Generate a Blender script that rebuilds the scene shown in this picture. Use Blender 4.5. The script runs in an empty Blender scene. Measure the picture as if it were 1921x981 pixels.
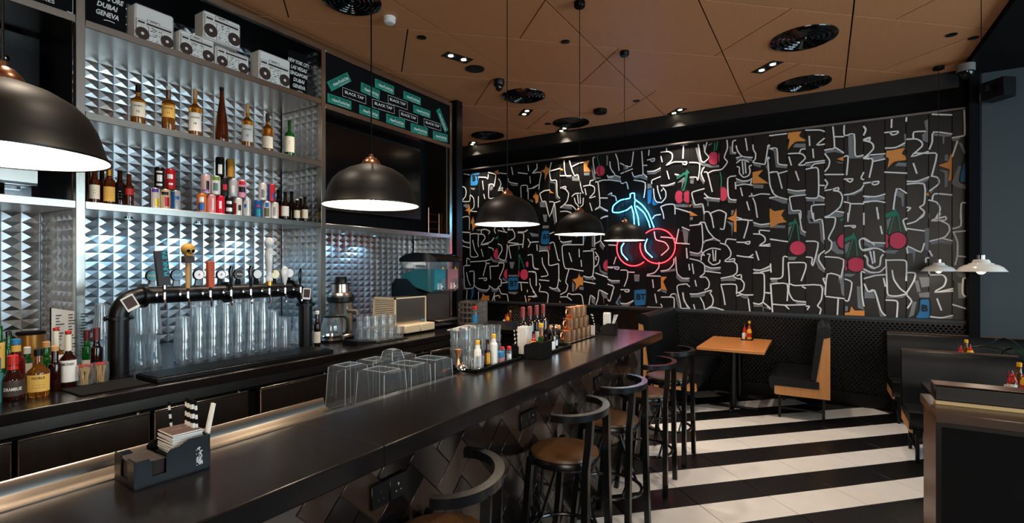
import bpy, bmesh, math, random
from math import sin, cos, pi, sqrt, radians, atan2, hypot
from mathutils import Vector, Matrix
random.seed(7)
# ---------------------------------------------------------------- camera, world, light, exposure
F0, CX, CY, EYE, YAW = 950.0, 960.5, 501.0, 1.68, radians(31.25)
cc, ss = cos(YAW), sin(YAW)
S = bpy.context.scene
COL = S.collection
cd = bpy.data.cameras.new('camera'); cam = bpy.data.objects.new('camera', cd); COL.objects.link(cam)
cam.location = (0, 0, EYE); cam.rotation_euler = (pi/2, 0, YAW - pi/2)
cd.sensor_width = 36; cd.lens = 36*F0/1921; cd.shift_y = (CY-490.5)/1921; cd.clip_start = .05
S.camera = cam
S.view_settings.view_transform = 'Standard'; S.view_settings.look = 'None'
S.view_settings.exposure = 0.0; S.view_settings.gamma = 1.0; S.view_settings.use_curve_mapping = False
S.cycles.max_bounces = 14; S.cycles.transparent_max_bounces = 48; S.cycles.transmission_bounces = 14
S.cycles.sample_clamp_indirect = 4.0; S.cycles.blur_glossy = .6
S.cycles.use_denoising = True
W = bpy.data.worlds.new('world'); S.world = W; W.use_nodes = True
W.node_tree.nodes['Background'].inputs[0].default_value = (.5, .68, .85, 1)
W.node_tree.nodes['Background'].inputs[1].default_value = .5
def area(name, loc, rot, sx, sy, power, col):
    l = bpy.data.lights.new(name, 'AREA'); l.shape = 'RECTANGLE'; l.size = sx; l.size_y = sy
    l.energy = power; l.color = col
    o = bpy.data.objects.new(name, l); COL.objects.link(o); o.location = loc; o.rotation_euler = rot
    return o
def spot(loc, power, col, ang=70, target=None, size=.04, blend=.5):
    l = bpy.data.lights.new('spot_light', 'SPOT'); l.energy = power; l.color = col
    l.spot_size = radians(ang); l.spot_blend = blend; l.shadow_soft_size = size
    o = bpy.data.objects.new('spot_light', l); COL.objects.link(o); o.location = loc
    if target:
        o.rotation_euler = (Vector(target)-Vector(loc)).to_track_quat('-Z', 'Y').to_euler()
    return o
def point(loc, power, col, size=.03):
    l = bpy.data.lights.new('bulb_light', 'POINT'); l.energy = power; l.color = col; l.shadow_soft_size = size
    o = bpy.data.objects.new('bulb_light', l); COL.objects.link(o); o.location = loc
    return o
WARM = (1, .82, .64); COOL = (.68, .88, 1.0)
# daylight behind the two windows of the right-hand wall
area('daylight', (2.2, -6.3, 1.9), (radians(-90), 0, pi), 3.4, 2.4, 330, COOL)
area('daylight', (5.6, -6.3, 1.9), (radians(-90), 0, pi), 2.2, 2.4, 200, COOL)
area('daylight', (-3.3, -2.5, 1.9), (0, radians(-90), 0), 2.4, 3.0, 150, (1, .86, .7))  # unseen warm source behind the camera, raised to brighten the ceiling
# ---------------------------------------------------------------- helpers
def ray(u, v):
    t = (u-CX)/F0
    return (cc+t*ss, ss-t*cc, (CY-v)/F0)
def onZ(u, v, z):
    r = ray(u, v); k = (z-EYE)/r[2]; return Vector((r[0]*k, r[1]*k, z))
def onY(u, v, y):
    r = ray(u, v); k = y/r[1]; return Vector((r[0]*k, y, EYE+r[2]*k))
def onX(u, v, x):
    r = ray(u, v); k = x/r[0]; return Vector((x, r[1]*k, EYE+r[2]*k))
def depth(p): return p[0]*cc+p[1]*ss
def mpp(p): return depth(p)/F0          # metres per photo pixel at that point
def lin(c):
    c = c/255.0
    return c/12.92 if c <= .04045 else ((c+.055)/1.055)**2.4
def rgb(r, g, b): return (lin(r), lin(g), lin(b), 1)
MATS = {}
def mat(name, col, rough=.5, metal=0, emit=None, estr=0, noise=0, nscale=8, bump=0, bscale=60, trans=0, stretch=None, coat=0, spec=None, ior=None, alpha=None):
    if name in MATS: return MATS[name]
    m = bpy.data.materials.new(name); m.use_nodes = True; nt = m.node_tree
    b = nt.nodes['Principled BSDF']
    b.inputs['Base Color'].default_value = col; b.inputs['Roughness'].default_value = rough
    b.inputs['Metallic'].default_value = metal
    if trans: b.inputs['Transmission Weight'].default_value = trans
    if coat: b.inputs['Coat Weight'].default_value = coat; b.inputs['Coat Roughness'].default_value = .08
    if spec is not None: b.inputs['Specular IOR Level'].default_value = spec
    if ior: b.inputs['IOR'].default_value = ior
    if emit: b.inputs['Emission Color'].default_value = emit; b.inputs['Emission Strength'].default_value = estr
    tc = nt.nodes.new('ShaderNodeTexCoord'); mp = nt.nodes.new('ShaderNodeMapping')
    nt.links.new(tc.outputs['Object'], mp.inputs[0])
    if stretch: mp.inputs['Scale'].default_value = stretch
    nz = nt.nodes.new('ShaderNodeTexNoise'); nz.inputs['Scale'].default_value = nscale; nz.inputs['Detail'].default_value = 4
    nt.links.new(mp.outputs[0], nz.inputs[0])
    if noise:
        mx = nt.nodes.new('ShaderNodeMix'); mx.data_type = 'RGBA'
        mx.inputs[6].default_value = tuple(c*(1-noise) for c in col[:3])+(1,)
        mx.inputs[7].default_value = tuple(min(1, c*(1+noise)) for c in col[:3])+(1,)
        nt.links.new(nz.outputs[0], mx.inputs[0]); nt.links.new(mx.outputs[2], b.inputs['Base Color'])
    rr = nt.nodes.new('ShaderNodeMapRange'); rr.inputs[3].default_value = max(0, rough*.9); rr.inputs[4].default_value = min(1, rough*1.1)
    nt.links.new(nz.outputs[0], rr.inputs[0]); nt.links.new(rr.outputs[0], b.inputs['Roughness'])
    if bump:
        n2 = nt.nodes.new('ShaderNodeTexNoise'); n2.inputs['Scale'].default_value = bscale
        nt.links.new(mp.outputs[0], n2.inputs[0])
        bp = nt.nodes.new('ShaderNodeBump'); bp.inputs['Strength'].default_value = bump; bp.inputs['Distance'].default_value = .01
        nt.links.new(n2.outputs[0], bp.inputs['Height']); nt.links.new(bp.outputs[0], b.inputs['Normal'])
    MATS[name] = m; return m
def glassmat(name, tint, edge=.9, rough=.02, gain=1.0, haze=0):
    """thin clear wall: transparent with a fresnel gloss"""
    if name in MATS: return MATS[name]
    m = bpy.data.materials.new(name); m.use_nodes = True; nt = m.node_tree
    nt.nodes.remove(nt.nodes['Principled BSDF']); out = nt.nodes['Material Output']
    tr = nt.nodes.new('ShaderNodeBsdfTransparent'); tr.inputs[0].default_value = tint
    gl = nt.nodes.new('ShaderNodeBsdfGlossy'); gl.inputs['Roughness'].default_value = rough
    gl.inputs['Color'].default_value = (edge, edge, edge, 1)
    fr = nt.nodes.new('ShaderNodeLayerWeight'); fr.inputs[0].default_value = .35
    mr = nt.nodes.new('ShaderNodeMapRange'); mr.inputs[3].default_value = .03*gain; mr.inputs[4].default_value = min(1, .6*gain)
    mx = nt.nodes.new('ShaderNodeMixShader')
    nt.links.new(fr.outputs['Fresnel'], mr.inputs[0]); nt.links.new(mr.outputs[0], mx.inputs[0])
    nt.links.new(tr.outputs[0], mx.inputs[1]); nt.links.new(gl.outputs[0], mx.inputs[2])
    if haze:
        df = nt.nodes.new('ShaderNodeBsdfDiffuse'); df.inputs[0].default_value = (.75, .82, .88, 1)
        tl = nt.nodes.new('ShaderNodeBsdfTranslucent'); tl.inputs[0].default_value = (.75, .82, .88, 1); ad = nt.nodes.new('ShaderNodeMixShader')
        nt.links.new(df.outputs[0], ad.inputs[1]); nt.links.new(tl.outputs[0], ad.inputs[2]); m2 = nt.nodes.new('ShaderNodeMixShader'); m2.inputs[0].default_value = haze
        nt.links.new(mx.outputs[0], m2.inputs[1]); nt.links.new(ad.outputs[0], m2.inputs[2]); mx = m2
    nt.links.new(mx.outputs[0], out.inputs[0])
    MATS[name] = m; return m
class MB:
    def __init__(s): s.v = []; s.f = []; s.m = []
    def add(s, vs, fs, m=0):
        o = len(s.v); s.v += [tuple(p) for p in vs]; s.f += [tuple(i+o for i in f) for f in fs]; s.m += [m]*len(fs); return s
    def box(s, x0, x1, y0, y1, z0, z1, m=0, b=0):
        if x0 > x1: x0, x1 = x1, x0
        if y0 > y1: y0, y1 = y1, y0
        if z0 > z1: z0, z1 = z1, z0
        if not b:
            vs = [(x, y, z) for x in (x0, x1) for y in (y0, y1) for z in (z0, z1)]
            return s.add(vs, [(0, 1, 3, 2), (4, 6, 7, 5), (0, 4, 5, 1), (2, 3, 7, 6), (0, 2, 6, 4), (1, 5, 7, 3)], m)
        b = min(b, (x1-x0)/2.01, (y1-y0)/2.01, (z1-z0)/2.01)
        X, Y, Z = (x0, x1), (y0, y1), (z0, z1); vs = []; ix = {}
        for i in (0, 1):
            for j in (0, 1):
                for k in (0, 1):
                    sx, sy, sz = (b if i == 0 else -b), (b if j == 0 else -b), (b if k == 0 else -b)
                    ix[i, j, k, 0] = len(vs); vs.append((X[i], Y[j]+sy, Z[k]+sz))
                    ix[i, j, k, 1] = len(vs); vs.append((X[i]+sx, Y[j], Z[k]+sz))
                    ix[i, j, k, 2] = len(vs); vs.append((X[i]+sx, Y[j]+sy, Z[k]))
        fs = []
        for i in (0, 1):
            q = [ix[i, 0, 0, 0], ix[i, 1, 0, 0], ix[i, 1, 1, 0], ix[i, 0, 1, 0]]; fs.append(tuple(q if i else q[::-1]))
            q = [ix[0, i, 0, 1], ix[0, i, 1, 1], ix[1, i, 1, 1], ix[1, i, 0, 1]]; fs.append(tuple(q if i else q[::-1]))
            q = [ix[0, 0, i, 2], ix[1, 0, i, 2], ix[1, 1, i, 2], ix[0, 1, i, 2]]; fs.append(tuple(q if i else q[::-1]))
        for i in (0, 1):
            for j in (0, 1):
                fs.append((ix[i, j, 0, 0], ix[i, j, 1, 0], ix[i, j, 1, 1], ix[i, j, 0, 1]))
                fs.append((ix[i, 0, j, 0], ix[i, 1, j, 0], ix[i, 1, j, 2], ix[i, 0, j, 2]))
                fs.append((ix[0, i, j, 1], ix[1, i, j, 1], ix[1, i, j, 2], ix[0, i, j, 2]))
        for i in (0, 1):
            for j in (0, 1):
                for k in (0, 1): fs.append((ix[i, j, k, 0], ix[i, j, k, 1], ix[i, j, k, 2]))
        return s.add(vs, fs, m)
    def lathe(s, prof, n=20, m=0, c=(0, 0, 0), a0=0, a1=2*pi, caps=False, sx=1, sy=1):
        full = abs(a1-a0-2*pi) < 1e-6; k = n if full else n+1; vs = []
        for r, z in prof:
            for i in range(k):
                a = a0+(a1-a0)*i/n; vs.append((c[0]+r*cos(a)*sx, c[1]+r*sin(a)*sy, c[2]+z))
        fs = []
        for j in range(len(prof)-1):
            for i in range(n):
                i2 = (i+1) % k if full else i+1
                fs.append((j*k+i, j*k+i2, (j+1)*k+i2, (j+1)*k+i))
        if caps:
            fs.append(tuple(range(k))[::-1]); fs.append(tuple((len(prof)-1)*k+i for i in range(k)))
        return s.add(vs, fs, m)
    def cyl(s, c, r, h, n=16, m=0, r2=None): return s.lathe([(r, 0), (r if r2 is None else r2, h)], n, m, c, caps=True)
    def tube(s, pts, r, n=8, m=0, closed=False, caps=True):
        P = [Vector(p) for p in pts]; L = len(P); rs = r if isinstance(r, (list, tuple)) else [r]*L
        vs = []; prev = None
        for i, p in enumerate(P):
            if closed: t = (P[(i+1) % L]-P[i-1])
            else: t = (P[min(i+1, L-1)]-P[max(i-1, 0)])
            t.normalize()
            if prev is None:
                a = Vector((0, 0, 1)) if abs(t.z) < .9 else Vector((1, 0, 0)); x = t.cross(a).normalized()
            else: x = (prev-t*prev.dot(t)).normalized()
            prev = x; y = t.cross(x)
            for k in range(n):
                a = 2*pi*k/n; vs.append(p+(x*cos(a)+y*sin(a))*rs[i])
        fs = []
        for i in range(L if closed else L-1):
            j = (i+1) % L
            for k in range(n): fs.append((i*n+k, i*n+(k+1) % n, j*n+(k+1) % n, j*n+k))
        if caps and not closed: fs.append(tuple(range(n))[::-1]); fs.append(tuple((L-1)*n+k for k in range(n)))
        return s.add(vs, fs, m)
    def bar(s, pts, w, h, m=0, up=(0, 0, 1), closed=False):
        """rectangular section swept along pts"""
        P = [Vector(p) for p in pts]; L = len(P); vs = []
        for i, p in enumerate(P):
            t = (P[(i+1) % L]-P[i-1]) if closed else (P[min(i+1, L-1)]-P[max(i-1, 0)])
            t.normalize(); x = t.cross(Vector(up)).normalized(); y = x.cross(t)
            for a, b in ((-1, -1), (1, -1), (1, 1), (-1, 1)): vs.append(p+x*a*w/2+y*b*h/2)
        fs = []
        for i in range(L if closed else L-1):
            j = (i+1) % L
            for k in range(4): fs.append((i*4+k, i*4+(k+1) % 4, j*4+(k+1) % 4, j*4+k))
        if not closed: fs.append((3, 2, 1, 0)); fs.append(tuple((L-1)*4+k for k in range(4)))
        return s.add(vs, fs, m)
    def prism(s, poly, axis, a, b, m=0):
        """poly: 2D points; axis 'x','y','z' is the extrusion axis"""
        def P(p, t): return (t, p[0], p[1]) if axis == 'x' else (p[0], t, p[1]) if axis == 'y' else (p[0], p[1], t)
        n = len(poly); vs = [P(p, a) for p in poly]+[P(p, b) for p in poly]
        return s.add(vs, [tuple(range(n))[::-1], tuple(range(n, 2*n))]+[(i, (i+1) % n, n+(i+1) % n, n+i) for i in range(n)], m)
    def sphere(s, c, r, n=12, m=0, sz=1): return s.lathe([(max(1e-4, r*sin(pi*i/n)), -r*cos(pi*i/n)*sz) for i in range(n+1)], n*2, m, c)
    def rot(s, a, c=(0, 0), axis='z', start=0):
        ca, sa = cos(a), sin(a)
        for i in range(start, len(s.v)):
            x, y, z = s.v[i]
            if axis == 'z': x, y = x-c[0], y-c[1]; s.v[i] = (c[0]+x*ca-y*sa, c[1]+x*sa+y*ca, z)
            elif axis == 'x': y, z = y-c[0], z-c[1]; s.v[i] = (x, c[0]+y*ca-z*sa, c[1]+y*sa+z*ca)
            else: x, z = x-c[0], z-c[1]; s.v[i] = (c[0]+x*ca+z*sa, y, c[1]-x*sa+z*ca)
        return s
    def shift(s, d): s.v = [(x+d[0], y+d[1], z+d[2]) for x, y, z in s.v]; return s
    def xf(s, M): s.v = [tuple(M @ Vector(p)) for p in s.v]; return s
    def mesh(s, name, mats, smooth=True):
        me = bpy.data.meshes.new(name); me.from_pydata(s.v, [], s.f)
        for x in (mats if isinstance(mats, (list, tuple)) else [mats]): me.materials.append(x)
        if any(s.m): me.polygons.foreach_set('material_index', s.m)
        bm = bmesh.new(); bm.from_mesh(me); bmesh.ops.recalc_face_normals(bm, faces=bm.faces); bm.to_mesh(me); bm.free()
        if smooth:
            me.polygons.foreach_set('use_smooth', [True]*len(me.polygons)); me.set_sharp_from_angle(angle=radians(38))
        me.update(); return me
    def build(s, name, mats, parent=None, smooth=True, world=False, kind=None, label=None):
        if world and parent:
            M = parent; off = Vector((0, 0, 0))
            while M: off += M.location; M = M.parent
            s.shift(-off)
        o = bpy.data.objects.new(name, s.mesh(name, mats, smooth)); COL.objects.link(o); o.parent = parent
        if kind: o['kind'] = kind
        if label: o['label'] = label
        return o
def thing(name, label, cat, loc=(0, 0, 0), rz=0, group=None):
    o = bpy.data.objects.new(name, None); o.empty_display_size = .05; COL.objects.link(o)
    o.location = loc; o.rotation_euler = (0, 0, rz); o['label'] = label; o['category'] = cat
    if group: o['group'] = group
    return o
def tag(o, label, cat, group=None):
    o['label'] = label; o['category'] = cat
    if group: o['group'] = group
    return o
KIDS = {}
def children(o): return [c for c in bpy.data.objects if c.parent == o]
def dup(root, loc, rz=None, label=None, group=None):
    if root.name not in KIDS:
        KIDS[root.name] = [(c, children(c)) for c in children(root)]
    r = root.copy(); COL.objects.link(r); r.location = loc
    if rz is not None: r.rotation_euler = (0, 0, rz)
    if label: r['label'] = label
    if group: r['group'] = group
    for ch, gs in KIDS[root.name]:
        c = ch.copy(); COL.objects.link(c); c.parent = r
        for g in gs:
            d = g.copy(); COL.objects.link(d); d.parent = c
    return r
def structure(o): o['kind'] = 'structure'; return o
TXT = {}
def text_mb(string, height, bold=0, width=None, shear=0, space=1.0):
    """flat lettering as an MB in the XY plane, origin at its lower left, scaled to the cap height"""
    key = (string, bold, shear, space)
    if key not in TXT:
        cu = bpy.data.curves.new('t', 'FONT'); cu.body = string; cu.size = 1; cu.offset = bold; cu.resolution_u = 2; cu.shear = shear
        cu.space_character = space
        ob = bpy.data.objects.new('t', cu); COL.objects.link(ob)
        dg = bpy.context.evaluated_depsgraph_get(); me = ob.evaluated_get(dg).to_mesh()
        TXT[key] = ([tuple(v.co) for v in me.vertices], [tuple(p.vertices) for p in me.polygons])
        ob.evaluated_get(dg).to_mesh_clear(); bpy.data.objects.remove(ob); bpy.data.curves.remove(cu)
    v, f = TXT[key]
    if not v: return MB()
    x0 = min(p[0] for p in v); x1 = max(p[0] for p in v); y0 = min(p[1] for p in v); y1 = max(p[1] for p in v)
    k = height/(y1-y0); kx = (width/(x1-x0)) if width else k
    mb = MB(); mb.add([((p[0]-x0)*kx, (p[1]-y0)*k, 0) for p in v], f); return mb
def on_plane(mb, origin, right, up, eps=.0008):
    """carry an XY mesh onto a plane"""
    r = Vector(right).normalized(); u = Vector(up).normalized(); n = r.cross(u); o = Vector(origin)
    mb.v = [tuple(o+r*p[0]+u*p[1]+n*(p[2]+eps)) for p in mb.v]; return mb
def on_cyl(mb, R, zc, ang, eps=.0006):
    """wrap an XY mesh round a vertical cylinder, its centre facing ang"""
    xs = [p[0] for p in mb.v]; xm = (min(xs)+max(xs))/2
    mb.v = [((R+eps)*cos(ang+(p[0]-xm)/R), (R+eps)*sin(ang+(p[0]-xm)/R), zc+p[1]) for p in mb.v]; return mb
def smooth_line(pts, k=3):
    if len(pts) < 3: return [Vector(p) for p in pts]
    P = [Vector(p) for p in pts]; out = []
    for i in range(len(P)-1):
        p0 = P[i-1] if i else P[0]; p1 = P[i]; p2 = P[i+1]; p3 = P[i+2] if i+2 < len(P) else P[-1]
        for j in range(k):
            t = j/k; out.append(p1+(p2-p0)*.35*t*(1-t)*(1-t)*1.0+(p2-p1)*(3*t*t-2*t*t*t)*1.0-(p3-p1)*.35*t*t*(1-t))
    out.append(P[-1]); return out
def ribbon(mb, pts, w, m=0, z=0):
    """2D ribbon in the XY plane"""
    P = smooth_line([(p[0], p[1], 0) for p in pts]); n = len(P); vs = []
    for i in range(n):
        t = P[min(i+1, n-1)]-P[max(i-1, 0)]
        if t.length < 1e-9: t = Vector((1, 0, 0))
        t.normalize(); q = Vector((-t.y, t.x, 0))
        e = (-t if i == 0 else t if i == n-1 else Vector((0, 0, 0)))*w*.3
        vs += [P[i]+q*w/2+e+Vector((0, 0, z)), P[i]-q*w/2+e+Vector((0, 0, z))]
    mb.add(vs, [(2*i, 2*i+1, 2*i+3, 2*i+2) for i in range(n-1)], m)
# ---------------------------------------------------------------- materials
M = dict(
 black=mat('black_satin', rgb(7, 7, 9), .36, noise=.15, spec=.35),
 blackmatt=mat('black_matt', rgb(5, 5, 7), .75, noise=.2, spec=.15),
 blackgloss=mat('black_gloss', rgb(10, 10, 11), .12),
 slab=mat('bar_slab', rgb(22, 18, 17), .22, noise=.3, nscale=5, spec=.3, bump=.0),
 slabedge=mat('slab_edge', rgb(24, 23, 23), .5, noise=.25, nscale=14),
 steel=mat('brushed_steel', rgb(190, 182, 172), .24, 1, noise=.03, nscale=3, bump=.0),
 steeldark=mat('dark_steel', rgb(118, 106, 98), .36, 1, noise=.12, nscale=6, stretch=(9, 9, .3)),
 emboss=mat('embossed_steel', rgb(186, 187, 188), .3, 1, noise=.04, nscale=4),
 chrome=mat('chrome', rgb(220, 220, 222), .08, 1),
 copper=mat('copper', rgb(252, 184, 138), .34, 1, noise=.1, nscale=14),
 copperlamp=mat('copper_cap', rgb(176, 124, 96), .3, 1),
 wood=mat('oak_table', rgb(196, 128, 72), .32, noise=.28, nscale=7, stretch=(.6, 9, 9), bump=.04, bscale=40),
 woodend=mat('oak_panel', rgb(205, 145, 88), .42, noise=.22, nscale=7, stretch=(9, 9, .5)),
 leather=mat('black_leather', rgb(8, 12, 15), .36, noise=.15, nscale=20, bump=.1, bscale=250, spec=.35),
 seatpad=mat('brown_leather', rgb(86, 58, 34), .34, noise=.3, nscale=14, bump=.15, bscale=220),
 blackwood=mat('black_wood', rgb(9, 9, 11), .26, noise=.15, bump=.04, bscale=50),
 white=mat('white_paper', rgb(232, 230, 224), .6, noise=.05),
 whitegloss=mat('white_enamel', rgb(235, 235, 232), .15),
 cream=mat('cream_metal', rgb(214, 196, 166), .35, noise=.06),
 paintw=mat('mural_white', rgb(240, 243, 245), .5, noise=.05, nscale=30),
 paintg=mat('mural_grey', rgb(128, 133, 140), .6, noise=.08, nscale=20),
 painto=mat('mural_orange', rgb(232, 150, 70), .6, noise=.06, nscale=20),
 paintp=mat('mural_cherry', rgb(222, 62, 98), .6, noise=.08, nscale=20),
 paintgreen=mat('mural_green', rgb(24, 128, 104), .6, noise=.08),
 paintb=mat('mural_blue', rgb(28, 118, 178), .6, noise=.08),
 paintk=mat('mural_black', rgb(12, 13, 15), .6),
 board=mat('mural_board', rgb(15, 16, 18), .38, noise=.12, nscale=3, spec=.4),
 teal=mat('teal_wall', rgb(44, 60, 68), .5, noise=.06, nscale=3),
 tealstick=mat('sticker_teal', rgb(20, 140, 120), .5, emit=rgb(20, 140, 120), estr=0),
 brownprint=mat('brown_print', rgb(58, 34, 26), .6),
 clear=glassmat('clear_glass', (.965, .98, .985, 1), 1.0, haze=.04),
 plastic=glassmat('clear_plastic', (.80, .84, .87, 1), .9, rough=.06, gain=.9, haze=.04),
 rubber=mat('black_rubber', rgb(12, 11, 11), .85, spec=.2, bump=.4, bscale=150),
 yellow=mat('mustard_yellow', rgb(238, 178, 24), .35), red=mat('sauce_red', rgb(190, 32, 22), .35),
 gold=mat('gold_foil', rgb(205, 150, 60), .3, .8), blue=mat('blue_print', rgb(30, 120, 170), .5),
 amber=mat('amber_liquor', rgb(238, 152, 52), .05, trans=.93, noise=.1),
 darkglass=mat('dark_bottle', rgb(30, 12, 8), .07, trans=.25), brownglass=mat('brown_bottle', rgb(110, 44, 14), .06, trans=.75),
 greenglass=mat('green_bottle', rgb(30, 120, 44), .06, trans=.7), cork=mat('cork_cap', rgb(196, 150, 96), .6),
 labelw=mat('label_paper', rgb(226, 220, 200), .6, noise=.05), labely=mat('label_yellow', rgb(222, 176, 84), .6, noise=.08),
)
M['emit_warm'] = mat('bulb_filament', rgb(255, 220, 160), .3, emit=(1, .72, .38, 1), estr=14)
M['shade_in'] = mat('shade_white', rgb(244, 240, 228), .5)
# ================================================================ ROOM SHELL
XM = 7.40          # mural wall
CEIL = 3.82
k45 = sqrt(.5)
# floor: screed under individually laid tiles
b = MB().box(-3.6, 7.5, -6.4, 6.4, -.06, -.008); fl = structure(b.build('floor', mat('grout', rgb(30, 29, 28), .85), smooth=False))
mtw = mat('tile_white', rgb(214, 212, 210), .36, noise=.1, nscale=6, bump=.03, bscale=40)
mtk = mat('tile_black', rgb(11, 12, 14), .34, noise=.2, nscale=6, bump=.03, bscale=40)
TW, TL = .289, .577
wm = MB().box(0, TL-.005, 0, TW-.004, -.01, 0, b=.0015).mesh('tile', mtw); km = MB().box(0, TL-.005, 0, TW-.004, -.01, 0, b=.0015).mesh('tile', mtk)
n = 0
for i in range(-14, 24):                       # perp index
    for j in range(-14, 24):                   # along index
        p = 2.879+i*TW; a = 2.14+j*TL
        pc, ac = p+TW/2, a+TL/2
        x, y = (pc+ac)*k45, (pc-ac)*k45        # perp = (x+y)k, along = (x-y)k
        if not (1.7 < x < XM-.25 and -2.6 < y < 1.5): continue
        if x < 4.2 and y < -1.3: continue
        if x < 2.5 and y < -.6: continue
        if y > 1.35 and x < 4.6: continue
        o = bpy.data.objects.new('floor_tile', wm if i % 2 == 0 else km); COL.objects.link(o); o.parent = fl
        # local x runs along (x-y), local y runs along perp
        o.matrix_local = Matrix(((k45, k45, 0, (p+a)*k45), (-k45, k45, 0, (p-a)*k45), (0, 0, 1, 0), (0, 0, 0, 1)))
        n += 1
# ---- ceiling: plywood panels cut by straight joints
cb = MB().box(-3.6, 7.5, -1.31, 6.4, CEIL+.02, CEIL+.12)
ceil = structure(cb.build('ceiling', M['blackmatt'], smooth=False))
plym = []
for i, t in enumerate((1.0, .985, 1.015)):
    plym.append(mat('ceiling_ply_%d' % i, rgb(198*t, 139*t, 94*t), .55, noise=.12, nscale=5, stretch=(.7, 12, 1), spec=.3))
def cl(u, v): q = onZ(u, v, CEIL); return (q.x, q.y)
fam = [((1603, 29), (1851, 55)), ((733, 52), (1724, 140)), ((922, 148.5), (1440, 184.3)), ((865, 197.4), (1242, 220)), ((865, 237.5), (997, 244.7))]
diags = [((736, 0), (1082, 217)), ((1022, 0), (1247, 217)), ((1310, 0), (1398, 192.4)), ((1603, 0), (1584, 166)), ((876.6, 199), (1000.6, 254.5))]
segs = {1: [((1022, 1.6), (974.5, 73.4)), ((1487.5, 14.7), (1338.5, 106)), ((1848, 58.7), (1654, 132)), ((532, 0), (542, 35))],
        0: [((1753, 0), (1683, 35))], 2: [((765, 56), (753.6, 133.8)), ((1160, 91.4), (1087, 159)), ((1497, 120.7), (1376.6, 179.4))],
        3: [((922, 150), (891, 197.4)), ((1232, 169.7), (1159, 216))], 4: [((1026.7, 210), (986, 244))]}
def split(poly, p, q):
    nx, ny = -(q[1]-p[1]), q[0]-p[0]; A, B = [], []
    sd = [(a[0]-p[0])*nx+(a[1]-p[1])*ny for a in poly]
    for i in range(len(poly)):
        a, c = poly[i], poly[(i+1) % len(poly)]; s0, s1 = sd[i], sd[(i+1) % len(poly)]
        if s0 >= 0: A.append(a)
        if s0 <= 0: B.append(a)
        if s0*s1 < 0:
            t = s0/(s0-s1); r = (a[0]+(c[0]-a[0])*t, a[1]+(c[1]-a[1])*t); A.append(r); B.append(r)
    return [P for P in (A, B) if len(P) > 2]
strips = [[(-3.6, -1.31), (7.24, -1.31), (7.24, 6.4), (-3.6, 6.4)]]
parts = []
rest = strips[0]; idx = 0
for (p, q) in fam:                              # peel the strips one after the other, nearest first
    P, Q = cl(*p), cl(*q); nx, ny = -(Q[1]-P[1]), Q[0]-P[0]
    two = split(rest, P, Q)
    def side(poly): 
        cx = sum(a[0] for a in poly)/len(poly); cy = sum(a[1] for a in poly)/len(poly); return (cx-P[0])*nx+(cy-P[1])*ny
    s0 = (0-P[0])*nx+(0-P[1])*ny
    near = [t for t in two if side(t)*s0 > 0]; far = [t for t in two if side(t)*s0 <= 0]
    parts += [(idx, t) for t in near]; rest = far[0]; idx += 1
parts.append((idx, rest))
def inside(t, pt):
    return len({((t[k][0]-pt[0])*(t[(k+1) % len(t)][1]-pt[1])-(t[k][1]-pt[1])*(t[(k+1) % len(t)][0]-pt[0])) > 0 for k in range(len(t))}) == 1
final = []
for i, poly in parts:
    ps = [poly]
    for (p, q) in diags:
        ps = [r for t in ps for r in split(t, cl(*p), cl(*q))]
    for (p, q) in segs.get(i, []):
        A, B = cl(*p), cl(*q); out = []
        for t in ps:                            # cut only the pieces the joint runs through
            two = split(t, A, B)
            out += two if len(two) == 2 and any(inside(t, (A[0]+(B[0]-A[0])*f, A[1]+(B[1]-A[1])*f)) for f in (.05, .2, .35, .5, .65, .8, .95)) else [t]
        ps = out
    final += ps
def inset(poly, d):
    n = len(poly); ar = sum(poly[i][0]*poly[(i+1) % n][1]-poly[(i+1) % n][0]*poly[i][1] for i in range(n))/2
    if ar < 0: poly = poly[::-1]
    poly = [p for i, p in enumerate(poly) if hypot(p[0]-poly[i-1][0], p[1]-poly[i-1][1]) > .01]; n = len(poly)
    if n < 3 or abs(ar) < .004: return None
    out = []
    for i in range(n):
        a, b_, c = Vector(poly[i-1]), Vector(poly[i]), Vector(poly[(i+1) % n])
        e1 = (b_-a).normalized(); e2 = (c-b_).normalized(); n1 = Vector((-e1.y, e1.x)); n2 = Vector((-e2.y, e2.x))
        den = 1+n1.dot(n2); out.append(tuple(b_+(n1+n2)*d/max(den, .25)))
    return out
for i, poly in enumerate(final):
    P = inset(poly, .0062)
    if P: MB().prism(P, 'z', CEIL, CEIL+.018).build('ceiling_panel', plym[i % 3 if i % 5 else 0], ceil, smooth=False)
# black lower soffit over the right-hand side
structure(MB().box(-3.6, 7.5, -6.4, -1.315, 3.77, 3.9).build('ceiling_soffit', M['blackmatt'], smooth=False))
# ---- mural wall, bulkhead, wainscot
structure(MB().box(XM+.02, XM+.2, -1.5, 6.4, 0, 3.9).build('wall_far', M['blackmatt'], smooth=False))
structure(MB().box(7.24, XM+.02, -1.3, 6.4, 3.64, 3.9).build('trim_1', mat('bulkhead_black', rgb(8, 8, 10), .6), smooth=False))
structure(MB().box(7.355, XM+.02, -1.38, 6.2, 3.42, 3.445, b=.004).build('trim_2', mat('mural_top_rail', rgb(120, 112, 108), .5, .6)))
structure(MB().box(7.365, XM+.02, -1.45, 6.2, 1.05, 1.092, b=.004).build('trim_3', mat('rail_dark', rgb(42, 50, 56), .45)))
structure(MB().box(7.36, XM+.02, -1.45, 6.2, 0, .16, b=.003).build('baseboard_far', M['black']))
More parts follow.
